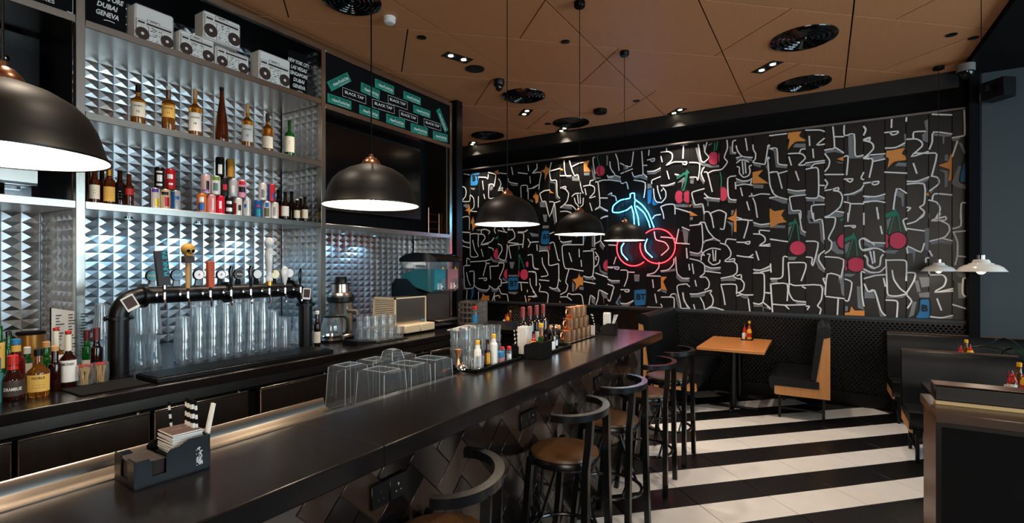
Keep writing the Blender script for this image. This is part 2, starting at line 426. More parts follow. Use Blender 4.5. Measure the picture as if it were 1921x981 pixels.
# raised lozenge cladding under the mural
wb = MB(); px, pz = .046, .029; y = -1.44
rows = int((1.05-.16)/pz)
for r in range(rows):
    z = .16+pz*(r+.5); off = px/2 if r % 2 else 0
    for i in range(int(6.0/px)):
        yy = -1.4+off+i*px
        if yy > 4.6: break
        wb.add([(7.385, yy-px*.46, z), (7.385, yy, z+pz*.62), (7.385, yy+px*.46, z), (7.385, yy, z-pz*.62), (7.368, yy, z+.004)],
               [(0, 4, 1), (1, 4, 2), (2, 4, 3), (3, 4, 0)])
wc = MB().box(7.385, XM+.02, -1.45, 6.2, .16, 1.05).build('wall_cladding', mat('cladding_black', rgb(12, 14, 17), .4), smooth=False); structure(wc)
wb.build('lozenge_relief', mat('cladding_relief', rgb(16, 19, 23), .3), wc, smooth=False, kind='stuff')
# black return and teal wall on the right
structure(MB().box(7.24, XM+.2, -1.475, -1.385, 0, 3.77).build('trim_4', M['blackmatt'], smooth=False))
structure(MB().box(7.30, XM+.2, -6.4, -1.475, 0, 3.9).build('wall_right_end', M['teal'], smooth=False))
# walls beyond the frame: right side with two windows, wall behind the camera, back wall behind the shelves
wr = MB()
for x0, x1, z0, z1 in ((-3.6, .5, 0, 3.9), (3.9, 4.5, 0, 3.9), (6.7, 7.5, 0, 3.9), (.5, 3.9, 0, .7), (.5, 3.9, 3.1, 3.9), (4.5, 6.7, 0, .7), (4.5, 6.7, 3.1, 3.9)):
    wr.box(x0, x1, -6.2, -6.05, z0, z1)
structure(wr.build('wall_right', M['teal'], smooth=False))
for i, (x0, x1) in enumerate(((.5, 3.9), (4.5, 6.7))):
    wf = MB()
    for x in (x0, (x0+x1)/2, x1): wf.box(x-.03, x+.03, -6.2, -6.1, .7, 3.1)
    for z in (.73, 3.07): wf.box(x0, x1, -6.2, -6.1, z-.03, z+.03)
    w_ = structure(wf.build('window_%d' % (i+1), M['black'], smooth=False))
    MB().box(x0+.03, x1-.03, -6.16, -6.155, .76, 3.04).build('window_pane', M['clear'], w_, smooth=False)
structure(MB().box(-3.7, -3.6, -1.0, 6.4, 0, 3.9).build('wall_behind', mat('wall_dark', rgb(60, 54, 50), .7), smooth=False))
structure(MB().box(-3.6, 7.5, 6.3, 6.4, 0, 3.9).build('wall_left', M['blackmatt'], smooth=False))
structure(MB().box(-1.5, 5.3, 4.72, 4.85, 0, CEIL).build('wall_back', M['blackmatt'], smooth=False))
# black pillar that ends the back bar
structure(MB().box(5.17, 5.285, 3.96, 4.85, 0, CEIL).build('wall_back_return', M['black'], smooth=False))
# ---- surface of the floor outside the tiled field is the same pavement seen under furniture: plain slab
# ================================================================ MURAL
CR = {1: (860, 300, 6.54), 2: (860, 430, 6.54), 3: (1000, 280, 6.54), 4: (1000, 430, 6.54), 5: (1130, 250, 6.131), 6: (1130, 430, 6.131),
      7: (1280, 240, 5.771), 8: (1280, 400, 5.163), 9: (1440, 220, 5.163), 10: (1440, 400, 4.905), 11: (1620, 200, 4.671), 12: (1620, 400, 4.671)}
# line work of the wall painting: sheet number, then polylines (x y x y ... ;)
LW = {
1: "70 170 140 185;255 212 340 215 365 235 370 180;372 155 460 180 455 250 440 330 430 300 385 300 375 380 380 470 440 468;495 160 600 172;300 260 312 365;315 420 328 475;495 230 520 270 525 310 500 360 545 340 540 370 490 375;545 375 560 400;655 90 672 180;615 230 625 270 680 285 730 292;735 158 850 172;858 70 865 135;880 205 888 285;965 50 968 110 910 165 980 150;775 460 770 330 800 312 850 318 848 385;855 355 930 345 981 310;860 370 860 480;40 300 45 325 85 340 100 390 90 450 50 505 140 508 150 430 190 470 198 540 190 590 150 625 230 635;250 450 248 580;35 200 38 300;40 720 70 700 138 702 138 855;50 885 150 890;40 720 45 880 50 960;285 900 290 860 340 852 390 880 375 905;460 820 445 860 460 900;490 865 600 890;540 820 570 870;640 815 610 860 670 850;735 885 810 885 850 860",
2: "45 0 50 35 140 42;40 40 45 115 80 155 140 165;38 200 145 228;150 60 245 58 245 170 252 215;148 60 150 230 155 335 230 338 245 320 205 250 180 135;250 60 310 65 332 110 280 190 370 180;285 190 400 155 440 105;285 245 308 335;375 220 430 240 430 260;490 180 530 200 540 260 495 350 580 380 605 230 600 190;610 5 670 10 695 60 690 110 610 160 740 175;625 215 640 200 790 185 790 225;735 45 805 60 790 225;620 215 648 355;105 450 110 355 145 375;150 400 330 388 395 370;145 445 70 455 75 600 85 720 150 725 195 700 195 520 140 520;105 530 120 620 150 690;195 520 200 690 270 735 350 748 385 720 380 690 440 735 480 730 500 700 525 690 530 620 505 600 555 480 560 415 495 415;340 400 345 430 320 520 310 570;255 605 350 600 340 630 315 620;345 420 385 420;390 455 400 610;390 455 490 450 490 435;110 750 105 880;250 770 250 880;450 780 420 885;500 720 530 790 600 800 615 890;450 885 445 825 500 810;855 120 885 170 860 220;890 160 981 155;855 320 910 315 920 450 940 485 981 490;865 520 945 525 960 600 960 690;880 605 890 690 950 810 860 825;965 190 970 260;820 815 835 900;770 650 780 750;740 650 855 655;530 660 605 650;850 745 850 768",
3: "50 185 50 235 0 290 100 285 85 390 75 490;0 470 70 435;228 165 205 270 225 380 290 385 300 560 330 600;205 270 335 235;335 325 470 325;385 140 390 250 405 320;450 140 480 250 515 325 555 315 600 500 620 540;480 215 560 175 620 160;340 475 400 455 405 480 345 475 400 490 440 545 420 640 385 680 475 690 530 740;385 680 340 715;340 765 410 760 470 780;480 580 520 545 590 540;510 600 525 660 555 690 560 710;620 600 615 680 580 710;548 560 562 665;578 560 585 665;88 545 140 510 210 500;88 550 115 640 160 645 205 830 265 660;205 645 265 660 290 890;265 660 335 635;620 455 700 440 755 465 755 530 695 598 765 580;640 485 655 560;700 440 705 390 740 380;700 660 728 755;760 100 738 110 745 200 765 300;770 405 800 410 820 600 820 700 765 740;810 395 870 378 981 380;825 598 915 600;820 700 915 760;835 850 880 825 920 820;945 155 955 230 981 280;915 320 925 345 981 345",
4: "0 155 70 155;210 175 260 165 310 370 330 378;210 55 260 35;320 70 330 125;340 145 370 160 475 145;620 190 475 190 375 195 360 240 375 400 400 480 470 485 540 500 620 512;620 190 620 60;445 290 478 395;568 245 572 340;592 380 600 455;80 270 190 270 198 440 305 425 318 440 320 600 300 710 260 730 205 710;115 350 125 430 190 560 105 580;50 190 55 260;80 620 200 632;0 380 15 470 70 490;0 525 40 540 42 690;80 665 95 700 80 760 155 770 190 800 180 920;0 760 50 820 0 830;445 490 405 640 430 690 410 760 340 800;320 610 340 640;300 710 335 760;340 830 420 830 475 870;420 830 440 785 480 800 570 795 605 820 620 920;620 270 730 265 745 280 750 450 735 570 690 590 625 575;735 570 765 610;720 245 770 240;770 280 810 350 795 430 755 465;790 330 770 345 780 375;625 640 765 668;760 65 760 200;880 75 840 65 830 140 770 175;830 140 880 210;690 940 710 810 765 850;775 935 800 850 815 745 905 790;770 535 915 590;920 610 981 635;920 470 981 475;920 675 981 690;920 860 945 880 981 770",
5: "90 330 95 400 150 485 65 500;155 240 180 310 195 430;150 485 210 505;210 345 270 375 335 378 360 215;290 375 290 405;215 465 350 410;345 450 365 500 430 485 470 465 455 210;470 370 515 370;470 465 515 505;365 540 495 570 480 740;70 535 215 555;215 570 240 578 280 565 300 640;520 440 600 435 670 400;540 195 535 255;520 310 600 290 595 320 570 325 555 305;675 220 760 212 805 240 800 310 735 370 830 330 970 335 960 365 925 350;675 265 690 330;740 175 742 210;935 145 930 290;745 435 770 525;675 600 740 600 835 570;670 500 575 540 570 580;590 640 600 740 625 790 670 795;635 605 645 670 675 755;700 630 730 670 730 740 680 800;680 665 690 650;675 845 740 820 830 822 838 930;675 850 700 920 710 981;840 860 981 900;580 981 610 945 672 935;0 745 62 745;0 860 62 890;0 970 60 955;70 710 110 685 105 712 70 710 150 725 165 780;0 540 62 540;838 470 880 480",
6: "160 320 135 400;65 435 190 435 185 460 150 455 140 435;65 570 100 590 200 592;70 630 135 660 125 700 90 825 68 810;0 525 65 550;0 710 65 745;215 470 290 475 290 560 255 655;295 492 370 495;215 695 310 695 300 720 265 715 260 695;215 850 280 855 360 820;515 535 670 540;520 520 600 500 650 440 655 380;580 580 590 670;607 745 625 845;520 900 685 910 675 860;640 710 670 690;675 480 760 465 820 400 825 340;680 780 800 780 828 800 828 920;780 775 800 745 840 742;845 320 860 500 920 560 981 570;845 160 981 165;850 150 880 0;981 630 930 630 860 660 900 860 910 920 981 920;930 730 940 800 981 895;970 220 975 330;675 90 760 95 840 110;600 30 620 120 720 150 765 220 680 300;75 180 160 185",
7: "15 195 8 330;80 375 190 390 170 570 155 535 85 535;175 180 205 350 240 370 290 320 245 260 268 160;235 185 245 260;0 370 50 368 40 395 10 395;240 425 205 490 240 580;240 480 275 490 325 690;280 490 330 465 405 455 440 440 490 370 455 320 490 220 485 135;580 135 548 150 545 260 580 270;240 710 290 755 405 768;240 760 290 755;240 658 160 680 105 705 130 810 150 835 220 825 240 930;240 910 290 910 325 981;315 920 400 890 475 925 470 981;580 520 495 545 500 740 530 775 585 780;575 590 580 660;685 115 705 245;585 195 600 250 650 310 760 322;585 325 650 310;590 380 630 350 680 352 720 370;595 420 620 430 620 490 665 535 720 515 735 470 725 420 750 405;650 365 662 500;680 370 690 490;585 550 650 575 720 570 755 550;585 625 680 610 760 622;632 650 652 735;700 800 725 890;765 185 770 235 795 280 790 340 765 365;765 375 880 395 900 380 930 195 945 192;765 740 850 715 945 720;765 760 790 820 812 960;725 740 755 735 750 710;740 610 750 570;940 320 925 340 950 620 981 690;945 485 981 475;945 85 981 85;945 225 981 230;590 970 640 981;0 890 80 915;945 760 981 755",
8: "75 120 165 110 190 110 200 280 185 365 150 390 75 375;165 105 180 88 220 90;0 135 70 165;0 295 70 298;40 340 52 435;65 495 72 550;185 365 215 410;185 400 215 405;200 275 215 285;220 90 250 170 310 240 365 270;275 0 290 60 305 140;220 270 300 245;425 0 405 150 370 150;75 440 160 460 215 500 215 580 170 618 230 620 262 670 255 720 220 740;185 455 185 420 215 370 290 338 370 350;245 395 270 400 255 460 300 500 360 480 365 455;295 355 305 460;325 360 322 460;215 505 280 530 370 525;220 560 370 578;98 490 112 585;125 650 137 705;75 780 150 780 280 745 270 770 220 770 270 775 300 830 290 890 230 930;230 930 290 908 400 945;175 815 205 870 218 935;112 885 122 940;0 690 40 685 72 710;5 770 20 850 72 920;0 930 75 935;0 630 70 630;370 290 430 310 470 370 465 420 410 465 500 465 505 440 455 450;500 470 530 500 530 570 490 605 375 630;415 300 435 250 520 258;490 605 525 630 570 635 570 595 530 605;375 690 520 690 525 780;378 700 400 790 415 885;570 640 600 680 590 740 545 770;530 765 600 790 685 790;530 800 580 785;640 830 655 960;530 40 600 65 680 70;530 65 635 65 630 130 597 240;530 280 605 282 655 272 645 300 610 290;530 410 640 425 685 400;640 425 685 430;690 90 760 110 845 100;690 200 760 205 800 235 800 275 745 315 850 298;750 200 750 165 845 172;850 318 760 315;715 370 740 452;690 545 760 550 850 510 855 490;690 580 780 580 795 620 795 780 780 860 740 880 690 868;760 570 850 550;780 860 850 915;800 768 855 772;855 490 860 570;929 675 860 685 855 690 875 960;875 880 929 885;855 250 929 262;855 632 929 632;720 0 728 40",
9: "20 180 185 160;20 305 90 305 100 440 130 460 190 465;0 280 18 285;0 400 18 400;20 540 70 530 100 540 140 690;110 545 190 522;20 640 50 730 100 770 190 795;20 780 100 770;200 355 290 350 340 360 365 400 300 465 365 460;310 345 325 312 365 308;207 385 230 465;272 525 302 612;195 700 280 715 365 708;368 752 290 760 215 775 225 850 240 905 318 905 320 981;370 128 500 125 550 140;403 185 408 275;550 205 475 270 550 262;438 310 445 392;368 445 550 420;550 440 450 455 420 490;372 505 450 490 490 510 492 760 440 785 372 780;495 660 550 662;495 760 550 785;550 845 425 860 440 981;632 95 648 290 600 310 552 320;640 190 735 190;648 290 735 345;555 355 600 420 590 480 555 525;555 555 735 555;555 605 580 640 555 690;555 710 620 700 685 682 680 712 625 700;640 712 700 725 725 780 700 870 600 950 555 965;660 910 738 922;742 82 745 180 838 165 848 372 925 368;742 382 780 382 765 558;742 600 825 598 800 630 760 605;742 752 820 740 900 700 930 660;930 535 905 590 930 605;742 820 790 830 800 850 780 981;800 838 930 838;930 90 950 130 930 175;930 220 981 205;930 225 981 240;930 395 981 375;930 400 981 405;930 638 981 632;930 765 981 775;930 825 981 820",
10: "290 0 315 150 350 175;420 0 430 70 500 60 520 240;530 40 610 38 625 60 610 130 560 230 590 265 580 330 530 370;25 240 185 262;355 258 465 270 430 440 415 482 405 460 410 410 355 402;525 345 480 380 470 430 525 515;180 402 145 405 140 570 110 600 30 605;45 650 180 650 180 805;30 660 40 800 45 915;190 460 200 620 195 720 240 800 350 815;190 455 340 455 350 510 310 620;210 650 260 665 490 662 495 790 460 850 490 880 480 935;320 675 350 690;45 835 160 845 350 840;165 850 195 880;355 855 385 855 365 885;530 400 700 428 660 640 660 575 550 560 530 750;525 600 510 600 530 650;535 765 705 785;650 775 642 940;708 118 805 115 795 135 770 120;740 0 738 75;885 0 885 105;712 605 775 640 745 800 712 800;890 545 860 545 870 760 885 855;981 290 890 230 845 250 855 320 890 345 981 320;895 385 915 410 920 470 960 490 981 510;940 350 968 460;975 350 981 400;890 515 940 540 981 545;890 600 981 575;890 650 920 720 981 710;0 735 30 735;0 860 30 880",
11: "0 175 20 200 0 250;0 290 55 270 48 300 0 300;40 300 80 330 85 370 40 420 0 450;60 425 185 415;0 455 60 455 80 480 50 620;90 480 185 460;0 675 130 655 120 680 85 685 70 665;0 785 100 790 185 768;0 835 110 828 185 840;115 885 128 981;245 115 243 185;185 230 300 218 290 240 250 250 230 228;190 365 280 360 360 320;185 575 375 585;375 760 290 720 260 900;375 100 372 130;435 280 440 225 540 218;378 288 460 285 505 310 510 350 415 440 565 395;440 410 565 410 640 420 595 610;435 500 465 585;380 655 470 655 570 618;380 680 530 680 530 850 490 880 530 920 520 960 490 981;595 610 650 625 655 680 575 740;600 70 770 75;770 242 612 225 600 310 575 375;570 820 640 840 670 900 630 981;600 820 620 765 770 775;640 981 715 965;880 35 885 240 860 260 775 275;820 305 775 440;895 845 855 850 848 981;378 885 410 888 385 915",
12: "125 0 130 50;148 115 162 180;0 225 60 255 185 262;0 320 60 308 130 310 185 340;5 370 35 400 35 450 80 482 140 460 150 390 170 362;58 335 80 440;88 335 98 430;0 490 60 518 140 515 190 470;5 572 100 545 195 538;8 620 40 685 95 675 150 850 190 895;175 570 190 640;195 405 205 640 215 715 290 725 380 705;195 412 330 410 375 430 372 590;250 500 265 580 320 660 375 700;195 760 280 765 298 790 290 920;380 520 450 525 440 590 380 690;380 720 420 770 385 830;380 45 345 65 375 150;380 135 530 155;380 95 460 70 530 0;530 265 500 340 385 290 385 350;575 330 600 375;545 430 545 395 570 390;670 0 650 40 590 65 715 60 715 30 650 50;680 68 740 100 752 150 720 200 680 220 580 245;690 220 775 242;570 500 575 530;585 540 690 540 722 580 700 640 620 690 780 680;650 690 780 660;642 750 680 848;585 905 680 915 778 895;780 800 895 835;850 0 850 110 780 135;785 165 895 155;785 165 820 250 820 370 800 450;820 375 895 382;895 570 870 575 865 690 880 725 910 725"}
GR = {
1: "360 300 430 305 420 360 390 380;150 340 210 345 190 370 160 360;620 290 730 295 730 320 660 320;80 535 125 540 110 600 60 560;860 490 900 485 925 510 905 520;230 850 290 850 280 870 220 870",
2: "40 120 80 165 140 170 140 180 60 165;400 330 430 370 490 375 600 385 590 410 430 405 390 370;40 600 70 600 80 720 140 735 60 745;205 705 270 745 350 755 385 725 350 775 260 770;395 725 440 745 500 715 480 765 420 770;540 590 605 620 600 650 545 620;612 560 735 560 735 580 612 580;625 400 690 400 670 480 640 480;610 765 735 770 700 800 620 790;870 40 981 60 981 90 900 90;735 205 750 205 748 255 740 250;860 825 950 820 981 830 930 840",
3: "720 205 765 330 770 380 740 375 720 260;205 290 225 395 290 400 300 590 330 630 280 600 270 420 205 410;375 260 410 330 475 335 470 355 410 350;480 330 555 320 560 390 480 385;900 80 920 80 920 200 900 195;340 720 395 685 475 690 475 740 400 730;80 640 160 650 180 740 150 710 90 710;235 760 265 670 290 890 265 930;120 800 175 800 165 890 135 890;120 935 195 935 190 970 115 970;625 285 700 285 690 320 625 320;770 715 820 705 900 755 880 765 820 725 770 745;925 350 981 350 981 372 925 368;775 345 835 348 830 360 775 360",
4: "75 190 110 210 200 205 200 260 80 265;720 70 760 65 760 225 720 210;625 585 740 590 765 620 735 620 735 710 730 620 640 615;205 720 300 725 330 770 310 770 260 755 205 735;340 150 475 155 460 185 350 175;500 70 570 75 530 105;820 430 830 500 900 540 880 560 820 520 812 450;825 160 875 215 860 260 815 200;715 820 765 855 755 940 720 900;820 750 905 795 915 850 870 845 870 930 860 840;925 615 981 640 981 665 925 640;480 640 510 680 500 770 480 760;560 700 620 705 620 745 570 740",
5: "65 502 150 492 210 510 215 545 65 530;365 503 470 482 515 510 515 540 430 515 365 525;520 448 670 405 672 430 600 470 520 475;215 350 285 375 285 410 245 430 245 375;675 605 830 580 830 600 740 615 680 615;860 570 940 500 955 520 905 660 920 560;45 255 65 255 65 370 50 370;840 815 981 810 981 850 840 845;520 580 560 580 575 630 520 640;835 475 880 485 860 520;900 130 981 118 981 138 905 143",
6: "675 485 840 450 840 480 680 500;850 510 920 570 981 575 981 605 900 605 850 560;70 580 200 600 200 620 110 625;215 860 360 830 300 885 215 880;365 520 430 520 425 600 370 600;890 10 981 30 981 120 950 100 930 30;150 850 210 740 215 800 190 890;0 480 60 500 60 530 0 500;680 695 740 710 735 735 680 715;835 740 870 750 900 920 870 900;640 715 670 700 670 715",
7: "140 215 170 210 205 360 290 395 400 400 400 425 310 430 190 400;510 200 545 200 550 270 580 275 580 290 515 285;210 430 235 420 215 500 240 590 235 615 180 540;85 545 130 545 120 605 85 600;240 765 405 775 405 805 285 795 285 850 270 845 270 790;480 760 530 785 585 785 585 815 500 810;585 330 750 325 755 360 680 345 585 355;585 560 740 575 650 605 585 600;770 385 855 405 845 430 770 405;765 610 880 615 875 655 770 650;900 415 940 380 945 500;150 845 220 835 240 930 235 975 215 865 120 865 95 780;530 890 560 890 550 940 530 945;0 825 75 825 70 855 0 860;280 180 325 160 320 175 290 195",
8: "75 385 150 400 190 380 215 410 150 420 75 410;220 515 370 535 370 550 250 560 220 540;78 785 220 775 220 800 150 815 78 815;375 640 490 615 520 635 520 655 420 655 375 660;690 100 845 110 845 135 760 140 690 125;690 550 760 560 855 515 850 560 700 575;690 875 780 870 780 905 690 905;540 795 640 800 640 825 600 825;855 640 925 645 915 670 860 665;0 635 70 640 70 665 0 660;425 75 495 90 480 230 475 120;0 145 60 175 50 290 20 290;205 0 215 0 215 80 205 70;780 905 850 920 850 940 790 910 785 960 780 960;75 35 105 35 100 65 75 70;865 140 895 112 929 112 929 140;230 258 300 250 360 275 300 262 230 272;235 925 290 912 330 935",
9: "20 310 85 312 95 450 190 472 190 495 80 485 60 330;195 705 365 715 365 740 280 755 195 735;245 290 270 255 368 255 368 295;20 790 100 780 190 800 190 835 150 835 60 800;195 820 220 850 240 912 318 910 315 935 200 940;372 450 430 450 410 475 372 475;372 790 495 770 550 790 550 820 455 812 455 850 440 850 440 815 372 812;555 325 650 298 735 350 735 357 650 335 555 350;660 430 730 440 735 447 690 445;780 180 838 170 845 378 925 375 925 395 800 400 785 380;745 757 925 690 925 710 840 755;390 900 420 900 430 981 385 981;600 955 660 918 735 925 735 960 650 970;930 770 981 780 981 815 940 800;770 760 785 760 785 810 770 810;0 440 15 440 15 530 0 500",
10: "285 100 315 160 350 185 350 215 300 190;360 20 400 80 490 65 520 250 520 290 490 250 475 90 380 95;445 380 480 375 470 440 525 520 525 548 470 510 440 440;530 30 600 0 700 0 680 35 610 40;590 270 640 250 650 330 700 345 700 375 640 375 590 340;190 400 270 400 250 430 190 430;50 135 70 108 165 112 160 137;190 130 225 110 190 220;205 760 250 800 355 820 355 840 270 835;665 620 700 500 705 770 680 740;710 555 810 560 770 585 710 580;820 670 860 675 880 860 890 890 830 870;890 250 981 300 981 330 900 290;890 690 930 725 981 715 981 780 890 780;30 610 90 610 80 635 35 635;500 660 525 680 525 750;890 530 981 550 981 560 900 555;705 290 760 260 740 340 720 380;715 850 740 860 735 900 715 900",
11: "60 440 185 425 185 450 90 470;5 795 185 780 185 815 100 825 5 825;190 372 360 330 370 345 290 365 190 380;275 520 300 490 375 492 375 525;290 725 355 760 350 880 335 870 330 800 285 780;355 240 372 240 372 310 358 305;380 660 570 625 570 645 500 680 380 675;565 110 530 130 550 215 510 250 520 300 565 315;615 235 770 245 770 262 710 265 705 330 692 325 692 262 615 255;775 275 860 265 820 300 775 300;715 420 740 420 740 480 708 470;655 550 740 565 735 700 710 710 710 580;830 520 858 520 840 640 895 690 895 725 800 700 770 670;830 310 860 320 895 400 880 420;575 745 620 720 590 765;570 935 578 935 576 981 570 981",
12: "5 245 60 265 185 270 185 295 60 300 5 280;195 325 310 325 270 355 195 350;10 690 100 690 100 745 10 745;100 690 150 860 190 900 190 915 145 910 110 760;200 720 380 715 340 740 200 745;535 135 575 130 570 330 540 320;390 300 455 330 440 440 430 350 390 350;585 250 680 230 775 250 775 275 680 260 590 275;0 500 60 525 130 520 60 535 0 525;485 560 575 560 575 640 510 650;480 700 575 690 575 740 490 735;430 775 465 775 440 890 395 920;825 610 860 610 865 720 895 745 830 745;580 915 778 900 778 925 690 925;200 60 245 30 210 150;345 115 370 130 380 165 350 140;445 590 480 590 500 690 470 690;800 520 895 530 895 560 840 560;785 170 800 180 830 260 820 400 800 460 815 260"}
OR = {
1: "490 120 490 185 440 150;130 535 145 600 150 630 135 690 120 630 80 620 120 595;180 680 205 750 200 770 260 805 250 820 205 830 175 890 165 790 148 775",
2: "300 780 330 815 380 815 380 880 265 880 290 830;515 810 515 850 490 830;855 850 890 850 860 890;160 0 200 0 180 40",
3: "155 165 175 215 205 235 205 290 180 310 140 405 140 300 80 268 140 240;335 235 365 240 370 262 335 255;620 155 695 135 665 205 710 275 625 275;200 500 260 540 205 535;0 560 25 545 35 495 50 545 75 560 72 640 35 675 20 610 0 600",
4: "565 510 590 580 620 575 620 695 580 690 515 765 520 670 478 615 545 590;320 880 345 890 330 915;885 940 920 920 920 950",
6: "675 545 745 545 700 600 745 705 675 690;35 880 65 870 65 895",
7: "760 480 875 455 820 520 935 600 760 602;80 895 170 950 85 950;80 830 105 830 80 865;585 870 590 981 480 981 555 950;950 870 981 910 981 981 950 981",
8: "525 0 525 180 500 180 500 80 430 50 500 20;75 0 110 0 145 25 75 25;850 0 929 0 929 100 850 145",
9: "190 145 335 130 315 180 368 210 368 240 270 245 190 328 205 220 190 210;670 405 735 380 735 425;20 880 65 910 165 895 130 950 160 981 20 981",
10: "25 0 130 0 125 40 180 80 65 100 25 130;770 855 800 895 890 895 890 950 710 950 710 915 755 910",
11: "190 395 205 380 240 378 370 355 345 410 375 430 375 475 270 490 200 560 215 460 190 450;765 410 775 445 770 640 740 655 755 550 655 515 740 485;570 750 572 785 540 770", 12: "0 860 8 850 8 895 0 895"}
BL = {1: "155 165 255 155 260 190 235 310 150 315", 2: "612 590 735 590 735 740 615 745;150 725 195 715 195 800 165 880 145 870 160 790", 4: "110 20 200 15 205 170 160 190 95 175;620 70 660 70 625 180",
      5: "515 650 575 640 560 800 520 815;580 700 610 790 670 800 600 835 570 810", 6: "365 700 505 690 495 870 375 880;185 840 210 790 215 880", 11: "870 490 895 490 895 665 840 650", 12: "490 755 578 755 578 920 455 920 485 850;778 600 790 600 785 680 775 680"}
LEAF = {5: "855 530 870 490 960 450 970 410 981 470 950 475 880 520", 7: "0 510 0 490 45 475 55 450 78 490 50 505", 10: "190 90 240 75 250 40 275 90 240 100 190 115;710 230 770 205 790 175 820 240 780 235 710 265;660 60 700 40 700 65 665 75",
        11: "190 940 260 915 270 880 310 950 270 945 190 970", 12: "190 15 250 0 310 0 290 20 190 40", 2: "735 320 755 305 765 340 740 345;450 120 470 90 488 85 485 115 460 125"}
STEM = {5: "975 470 970 540 940 660;960 480 950 600 920 660", 7: "385 150 365 240;355 160 345 250;55 510 40 600 10 680;410 480 425 560 420 640", 10: "245 100 200 250;270 95 290 250;785 235 735 400;810 230 825 400", 12: "270 0 225 180;300 0 325 175", 3: "785 80 820 210", 2: "750 345 745 480;765 345 810 470"}
# cherries: sheet, centre, radii, clip x range
CH = [(2, 490, 305, 60, 75, 0, 490), (2, 605, 550, 50, 65, 0, 605), (2, 810, 555, 52, 70, 735, 858), (2, 735, 545, 20, 60, 735, 760), (3, 828, 265, 60, 70, 0, 999), (4, 920, 445, 62, 75, 0, 920), (4, 205, 225, 12, 40, 190, 220), (2, 848, 430, 22, 38, 820, 865),
      (5, 885, 730, 52, 80, 0, 999), (5, 985, 730, 62, 76, 930, 1006), (5, 0, 430, 38, 65, -99, 99), (7, 340, 330, 62, 75, 0, 385), (7, 425, 320, 42, 70, 385, 408), (7, 440, 715, 56, 80, 410, 999), (7, 50, 745, 48, 76, -60, 80),
      (10, 278, 320, 78, 68, 0, 355), (10, 190, 370, 12, 16, 188, 220), (10, 705, 258, 68, 72, 0, 705), (10, 815, 472, 88, 70, 0, 890), (10, 720, 480, 18, 58, 708, 740), (12, 300, 240, 82, 76, 0, 382), (12, 200, 245, 30, 68, 190, 226)]
def MP(s, x, y, dx=0):
    ox, oy, k = CR[s]; return onX(ox+x/k, oy+y/k, XM-.002-dx)
def flat(s, x, y): q = MP(s, x, y); return (-q.y, q.z)        # 2D frame of the wall: right = -Y, up = Z
def polys(d):
    for s, t in d.items():
        for pl in t.split(';'):
            a = [float(w) for w in pl.split()]; yield [flat(s, a[i], a[i+1]) for i in range(0, len(a)-1, 2)]
def wall_mb(mb, dx): mb.v = [(XM-.002-dx-p[2], -p[0], p[1]) for p in mb.v]; return mb
def clampy(pl): return [(x, min(3.415, max(1.095, y))) for x, y in pl]
mural = thing('mural_wall', 'black boarded wall painting of white graffiti letters, orange stars and cherries above the booths', 'mural', (XM, 2.2, 1.09))
ub = [865, 882.5, 899, 917, 935, 952.5, 972, 991, 1011.5, 1030.6, 1051, 1072.6, 1094.8, 1117, 1140.3, 1164.6, 1188.7, 1214, 1239.6, 1266, 1294, 1321.6, 1350.7, 1381, 1411.7, 1443.8, 1476.8, 1511, 1547, 1583, 1620, 1660, 1700, 1742, 1786, 1811]
ys = [onX(u, 500, XM).y for u in ub]; ys = [ys[0]+.17*k for k in (3, 2, 1)]+ys
for i in range(len(ys)-1):
    y1, y0 = ys[i], ys[i+1]; e = .0015*(i % 3)
    MB().box(XM-.001-e*0, XM+.02, y0+.002, y1-.002, 1.092, 3.42, b=.0018).build('mural_board', M['board'], mural, world=True)
def paint(name, m, mb, dx): wall_mb(mb, dx).build(name, m, mural, smooth=False, world=True)
g = MB()
def pad(mb, pl, z): mb.add([(x, y, z) for x, y in pl], [tuple(range(len(pl)))])
nz_ = [0]
def rib(mb, pl, w):
    nz_[0] += 1; ribbon(mb, pl, w, z=(nz_[0] % 97)*.00003)
for i, pl in enumerate(polys(GR)): pad(g, clampy(pl), i*.00002)
paint('grey_letter_shadows', M['paintg'], g, .0004)
o_ = MB(); bk = MB()
for i, pl in enumerate(polys(OR)):
    pl = clampy(pl); pad(o_, pl, i*.00003)
    if len(pl) > 7: rib(bk, pl+[pl[0]], .018)
paint('orange_stars', M['painto'], o_, .0036)
b_ = MB()
for i, pl in enumerate(polys(BL)):
    pl = clampy(pl); pad(b_, pl, i*.00003); rib(bk, pl+[pl[0]], .014)
paint('blue_paint_cans', M['paintb'], b_, .0036)
r_ = MB()
for k, (s, cx, cy, rx, ry, c0, c1) in enumerate(CH):
    pl = []
    for i in range(22):
        a = 2*pi*i/22; x = min(c1, max(c0, cx+rx*cos(a))) if c1 > 0 else cx+rx*cos(a); q_ = flat(s, x, cy+ry*sin(a))
        if not pl or hypot(q_[0]-pl[-1][0], q_[1]-pl[-1][1]) > .002: pl.append(q_)
    pad(r_, pl, k*.00003); rib(bk, pl+[pl[0]], .012)
paint('red_cherries', M['paintp'], r_, .0050)
gr = MB()
for i, pl in enumerate(polys(LEAF)): pad(gr, pl, i*.00003)
for pl in polys(STEM): rib(gr, pl, .014)
paint('green_leaves', M['paintgreen'], gr, .0062)
for s, x, y, h in ((1, 175, 255, 70), (2, 640, 700, 70), (6, 395, 810, 70), (12, 510, 860, 60), (4, 130, 120, 60)):
    q = flat(s, x, y); k = CR[s][2]; hh = h/k*mpp(MP(s, x, y)); t = text_mb('BT' if s != 12 else 'B', hh, .03)
    bk.add([(q[0]+p[0], q[1]+p[1], .0045) for p in t.v], t.f)
paint('black_outlines', M['paintk'], bk, .0066)
w_ = MB()
for pl in polys(LW): rib(w_, clampy(pl), .0165)
paint('white_letter_lines', M['paintw'], w_, .0100)
